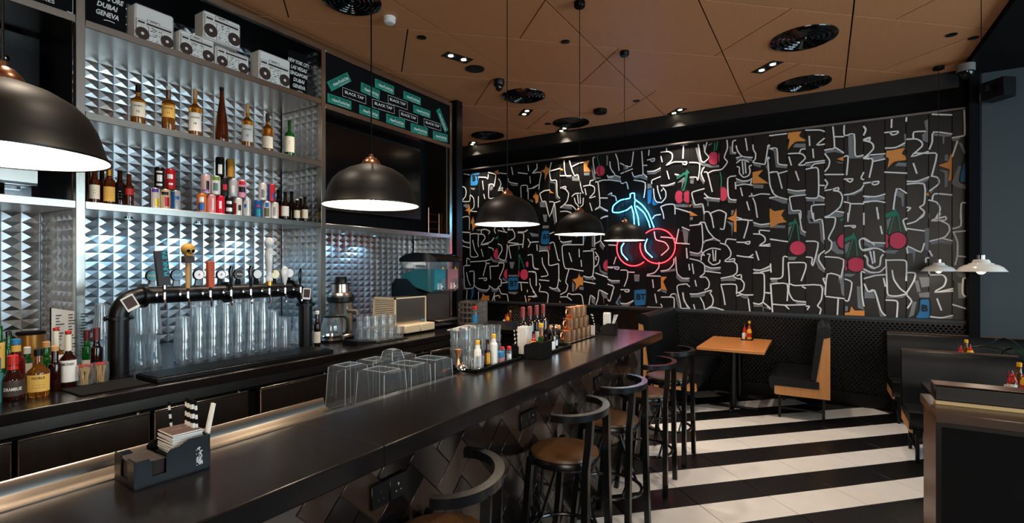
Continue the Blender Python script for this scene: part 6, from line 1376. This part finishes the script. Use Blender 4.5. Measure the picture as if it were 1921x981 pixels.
# ---- black tray with bitters, shakers and stacked glasses
XT0 = 2.262
t = thing('service_tray', 'long black tray with glasses and bitters bottles on the bar', 'tray', (2.5, 1.68, zb))
MB().box(XT0, 2.76, 1.60, 1.79, zb, zb+.004).build('tray_base', M['black'], t, world=True)
f_ = MB(); f_.box(XT0, 2.76, 1.60, 1.606, zb, zb+.018); f_.box(XT0, 2.76, 1.784, 1.79, zb, zb+.018); f_.box(XT0, XT0+.006, 1.60, 1.79, zb, zb+.018); f_.box(2.754, 2.76, 1.60, 1.79, zb, zb+.018); f_.build('tray_edge', M['black'], t, world=True)
zt = zb+.0045; g = 'bitters bottles on the black tray'
def tb(x, y, H, R, body, lab, **k): return bottle((x, y, zt), R, H, body, lab, group=g, **k)
tb(2.36, 1.66, .155, .021, M['white'], 'white papered bitters bottle with yellow cap, first on the tray', capm=M['yellow'], cap=.13, rn=.011, neck=.2, shoulder=.62)
tb(2.41, 1.685, .15, .02, darkl, 'dark bitters bottle with purple label', capm=M['black'], cap=.15, rn=.01, neck=.3, shoulder=.6, lb=mat('label_purple', rgb(130, 70, 140), .5), lz=(.05, .5))
tb(2.46, 1.66, .15, .019, darkl, 'dark bitters bottle with gold label', capm=M['brownglass'], cap=.15, rn=.009, neck=.35, shoulder=.55, lb=M['gold'], lz=(.05, .5))
tb(2.51, 1.65, .175, .023, M['white'], 'larger white papered bitters bottle with yellow cap', capm=M['yellow'], cap=.12, rn=.012, neck=.2, shoulder=.66)
t = thing('sugar_packets', 'clear cup of blue and pink sugar packets on the tray', 'packets', (2.57, 1.64, zt))
MB().box(-.022, .022, -.018, .018, 0, .03, b=.003).build('pink_packets', mat('packet_pink', rgb(226, 150, 150), .6), t); MB().box(-.02, .02, -.016, .016, .03, .068, b=.003).build('blue_packets', mat('packet_blue', rgb(40, 140, 190), .6), t); MB().lathe([(.026, 0), (.03, .08)], 16).build('cup', M['plastic'], t)
for k, (x, y, c) in enumerate(((2.62, 1.66, M['red']), (2.66, 1.635, M['red']))):
    t = thing('salt_shaker', ('glass shaker with red top behind the sugar packets', 'glass shaker with red top and green label at the tray end')[k], 'shaker', (x, y, zt)); MB().lathe([(.001, 0), (.018, 0), (.018, .06), (.014, .07)], 16).build('glass', M['clear'], t); MB().lathe([(.015, .068), (.015, .085), (.001, .09)], 14).build('top', c, t); MB().lathe([(.001, .002), (.015, .002), (.015, .04), (.001, .04)], 14).build('salt', M['white'], t)
for k, (x, y) in enumerate(((2.30, 1.64), (2.335, 1.625), (2.31, 1.70))):
    put_glass(glass_mesh(.075, .018, .022).mesh('shot', M['clear']), (x, y, zt), True, ('small shot glass at the near corner of the tray', 'small shot glass right of the corner one', 'small shot glass behind the corner one')[k], 'shot glasses on the tray', 'shot_glass')
t = thing('jigger', 'steel double-ended jigger with dark cup at the near end of the tray', 'jigger', (2.29, 1.745, zt)); MB().lathe([(.02, 0), (.008, .055), (.008, .06), (.024, .11), (.022, .11), (.006, .06)], 20).build('cup', M['copper'], t)
for r_ in range(2):
    for k in range(4):
        for j in range(3): put_glass(rm, (2.40+k*.088, 1.745 if r_ == 0 else 1.838, (zt if r_ == 0 else zb)+j*.058), True, 'tumbler, %s of the %s stack, %s row behind the bitters' % (('lowest', 'middle', 'topmost')[j], ORD[k], ('near', 'far')[r_]), 'nested tumblers behind the bitters', 'tumbler')
# ---- second caddy, napkins, straws, sauces
c2 = caddy('black bar caddy in the middle of the bar holding white napkins and striped straws', (2.775, 1.685, zb), radians(-86), L=.215, D=.15, H=.11)
t = thing('napkin_bundle', 'upright bundle of white folded napkins in the middle caddy', 'napkins', in_caddy(c2, .025, .03, .005), c2.rotation_euler.z)
for i in range(7): MB().box(.0+i*.009, .0075+i*.009, 0, .09, 0, .19-.004*(i % 3), b=.001).build('napkin', M['white'], t)
for i in range(4): straw(c2, .012, .035+i*.02, -.005-.012*(i % 2), .04+i*.02, .185, 'striped straw beside the white napkins in the middle caddy, %s of four' % ORD[i], 'striped straws in the middle caddy')
def squeeze(p, lab, body, cap, H=.16, R=.026, grp=None):
    t = thing('sauce_bottle', lab, 'bottle', p, group=grp)
    MB().lathe([(.001, 0), (R*.95, 0), (R, .006), (R, H*.55), (R*.6, H*.72)], 18).build('body', body, t)
    MB().lathe([(R*.62, H*.70), (R*.62, H*.78), (R*.3, H*.82), (R*.12, H)], 16).build('nozzle_cap', cap, t); 
    MB().lathe([(R+.0006, H*.16), (R+.0006, H*.42)], 18).build('label', M['red'] if body is M['yellow'] else M['labelw'], t); return t
squeeze(in_caddy(c2, .135, .04, .005), 'yellow mustard bottle with red nozzle in the middle caddy', M['yellow'], M['red'], .15, .024)
bottle(tuple(in_caddy(c2, .165, .09, .005)), .017, .21, M['amber'], 'slim amber sauce bottle with yellow cap in the middle caddy', capm=M['yellow'], cap=.1, neck=.4)
bottle(tuple(in_caddy(c2, .185, .035, .005)), .014, .13, M['red'], 'small red pepper sauce bottle with green cap in the middle caddy', capm=M['greenglass'], cap=.2, neck=.3)
# third tray: spoons, cups, wine bottles, mugs
t = thing('service_tray', 'short black tray of cups and spoons before the copper mugs', 'tray', (3.05, 1.62, zb))
MB().box(2.95, 3.35, 1.53, 1.70, zb, zb+.004).build('tray_base', M['black'], t, world=True)
f_ = MB(); f_.box(2.95, 3.35, 1.53, 1.535, zb, zb+.02); f_.box(2.95, 3.35, 1.695, 1.70, zb, zb+.02); f_.box(2.95, 2.955, 1.53, 1.70, zb, zb+.02); f_.box(3.345, 3.35, 1.53, 1.70, zb, zb+.02); f_.build('tray_edge', M['black'], t, world=True)
for k, (x, y) in enumerate(((2.99, 1.565), (3.05, 1.565), (3.12, 1.57), (3.03, 1.64))):
    t = thing('white_cup', ('white cup at the near corner of the short tray', 'white cup second from the corner of the short tray', 'white cup furthest right on the short tray', 'white cup behind the others on the short tray')[k], 'cup', (x, y, zt), group='cups on the short tray'); MB().lathe([(.001, 0), (.02, 0), (.025, .06), (.023, .06), (.018, .004), (.001, .004)], 18).build('cup_wall', M['whitegloss'] if k % 2 == 0 else M['clear'], t)
t = thing('spoon_holder', 'steel pot with bar spoons on the short tray', 'utensils', (3.22, 1.60, zt)); MB().lathe([(.001, 0), (.028, 0), (.03, .09), (.028, .09), (.026, .004)], 20).build('pot', M['chrome'], t)
for i in range(5):
    a = i*1.25; MB().tube([(0, 0, .01), (.03*cos(a), .03*sin(a), .14)], .002, 5).build('spoon_handle', M['chrome'], t); s_ = MB().sphere((.032*cos(a), .032*sin(a), .15), .011, 6, sz=1.6); s_.build('spoon_bowl', M['chrome'] if i % 2 else M['woodend'], t)
for k, (x, y) in enumerate(((3.02, 1.745), (3.12, 1.745), (3.22, 1.745), (3.32, 1.745))):
    bottle((x, y, zb), .037, .30, M['darkglass'], ('leftmost', 'second', 'third', 'rightmost')[k]+' dark wine bottle with red foil in the row before the copper mugs', capm=mat('foil_rose', rgb(120, 44, 44), .4, .2), cap=.22, neck=.33, lb=M['labelw'] if k in (0, 2) else None, lz=(.1, .4), group='wine bottles in the row before the copper mugs')
def make_mug(lab):
    t = thing('copper_mug', lab, 'mug', (0, 0, 0), group='copper mugs stacked on the bar')
    MB().lathe([(.001, 0), (.043, 0), (.0445, .003), (.0445, .080), (.0455, .083), (.0445, .0845), (.042, .083), (.042, .006), (.001, .006)], 28).build('cup_wall', M['copper'], t)
    MB().tube([(-.043, 0, .068), (-.062, 0, .066), (-.070, 0, .045), (-.062, 0, .022), (-.043, 0, .018)], .0045, 8).build('mug_handle', M['copper'], t); return t
mg = None; tiern = ('bottom', 'middle', 'top'); pos = ('leftmost', 'second', 'third', 'fourth', 'fifth')
for tier, cnt in enumerate((5, 4, 3)):
    for i in range(cnt):
        lab = '%s copper mug in the %s tier of the pyramid' % (pos[i], tiern[tier])
        if mg is None: mg = make_mug(lab); o = mg
        else: o = dup(mg, (0, 0, 0), 0, lab)
        o.location = (3.55+.046*tier+i*.0935, 1.665, zb+.010+tier*.0855); o.rotation_euler = (0, 0, -1.75 if i else -.25)
tag(MB().box(3.47, 4.0, 1.60, 1.74, zb, zb+.0095, b=.002).build('mug_tray', M['black']), 'thin black tray under the copper mugs', 'tray')
t = thing('card_holder', 'small white card standing between the mugs and the far caddy', 'card', (4.03, 1.655, zb)); MB().box(-.002, .002, -.03, .03, 0, .085).build('card', M['white'], t)
c3 = caddy('black bar caddy at the far end of the bar with straws and white napkins', (4.09, 1.68, zb), radians(-80), L=.20, D=.14, H=.10)
t = thing('napkin_bundle', 'upright bundle of white folded napkins in the far caddy', 'napkins', in_caddy(c3, .095, .03, .005), c3.rotation_euler.z)
for i in range(6): MB().box(i*.009, .0075+i*.009, 0, .08, 0, .18-.003*(i % 2), b=.001).build('napkin', M['white'], t)
for i in range(4): straw(c3, .03, .03+i*.02, .0-.01*i, .035+i*.02, .18, 'striped straw in the far caddy, %s of four from the front' % ORD[i], 'striped straws in the far caddy')
for i in range(3): straw(c3, .15, .04+i*.02, .19+.01*i, .05+i*.02, .17, 'white straw leaning right in the far caddy, %s of three' % ORD[i], 'white straws in the far caddy', True)
# ---- condiment sets on the tables
def condiments(x, y, z, where, rz=0):
    tag(MB().box(x-.09, x+.09, y-.07, y+.07, z, z+.012, b=.003).build('condiment_tray', M['black']), 'small black condiment tray '+where, 'tray')
    zz = z+.0125
    squeeze((x-.05, y-.03, zz), 'yellow mustard bottle '+where, M['yellow'], M['red'], .19, .03)
    squeeze((x+.0, y+.03, zz), 'red ketchup bottle '+where, M['red'], M['red'], .17, .028)
    bottle((x+.05, y-.02, zz), .018, .22, M['amber'], 'slim amber sauce bottle '+where, capm=M['yellow'], cap=.12, neck=.35, name='sauce_bottle')
    t = thing('salt_shaker', 'white salt shaker '+where, 'shaker', (x-.055, y+.035, zz)); MB().lathe([(.001, 0), (.02, 0), (.02, .07), (.015, .08)], 16).build('glass', M['whitegloss'], t); MB().lathe([(.016, .078), (.015, .09), (.001, .094)], 14).build('top', M['chrome'], t)
    t = thing('napkin_clip', 'chrome clip with folded napkin '+where, 'holder', (x+.055, y+.04, zz)); MB().box(-.012, .012, -.02, .02, 0, .05).build('napkin', M['white'], t); MB().tube([(0, 0, .0), (0, .0, .15), (.02, 0, .19)], .004, 6).build('clip_wire', M['chrome'], t)
condiments(7.2, .80, .7405, 'on the oak booth table by the mural')
condiments(6.44, -1.2, .7405, 'on the table behind the right-hand bench')
condiments(5.08, -1.24, .7405, 'on the dark table at the right edge')
condiments(6.95, 2.62, .7405, 'on the oak table past the end of the bar')
table('booth table in the far left corner beyond the bar return', 6.3, 7.35, 3.9, 4.65, .74, (6.8,), M['wood'])
condiments(6.95, 4.3, .7405, 'on the far left booth table beyond the crate')
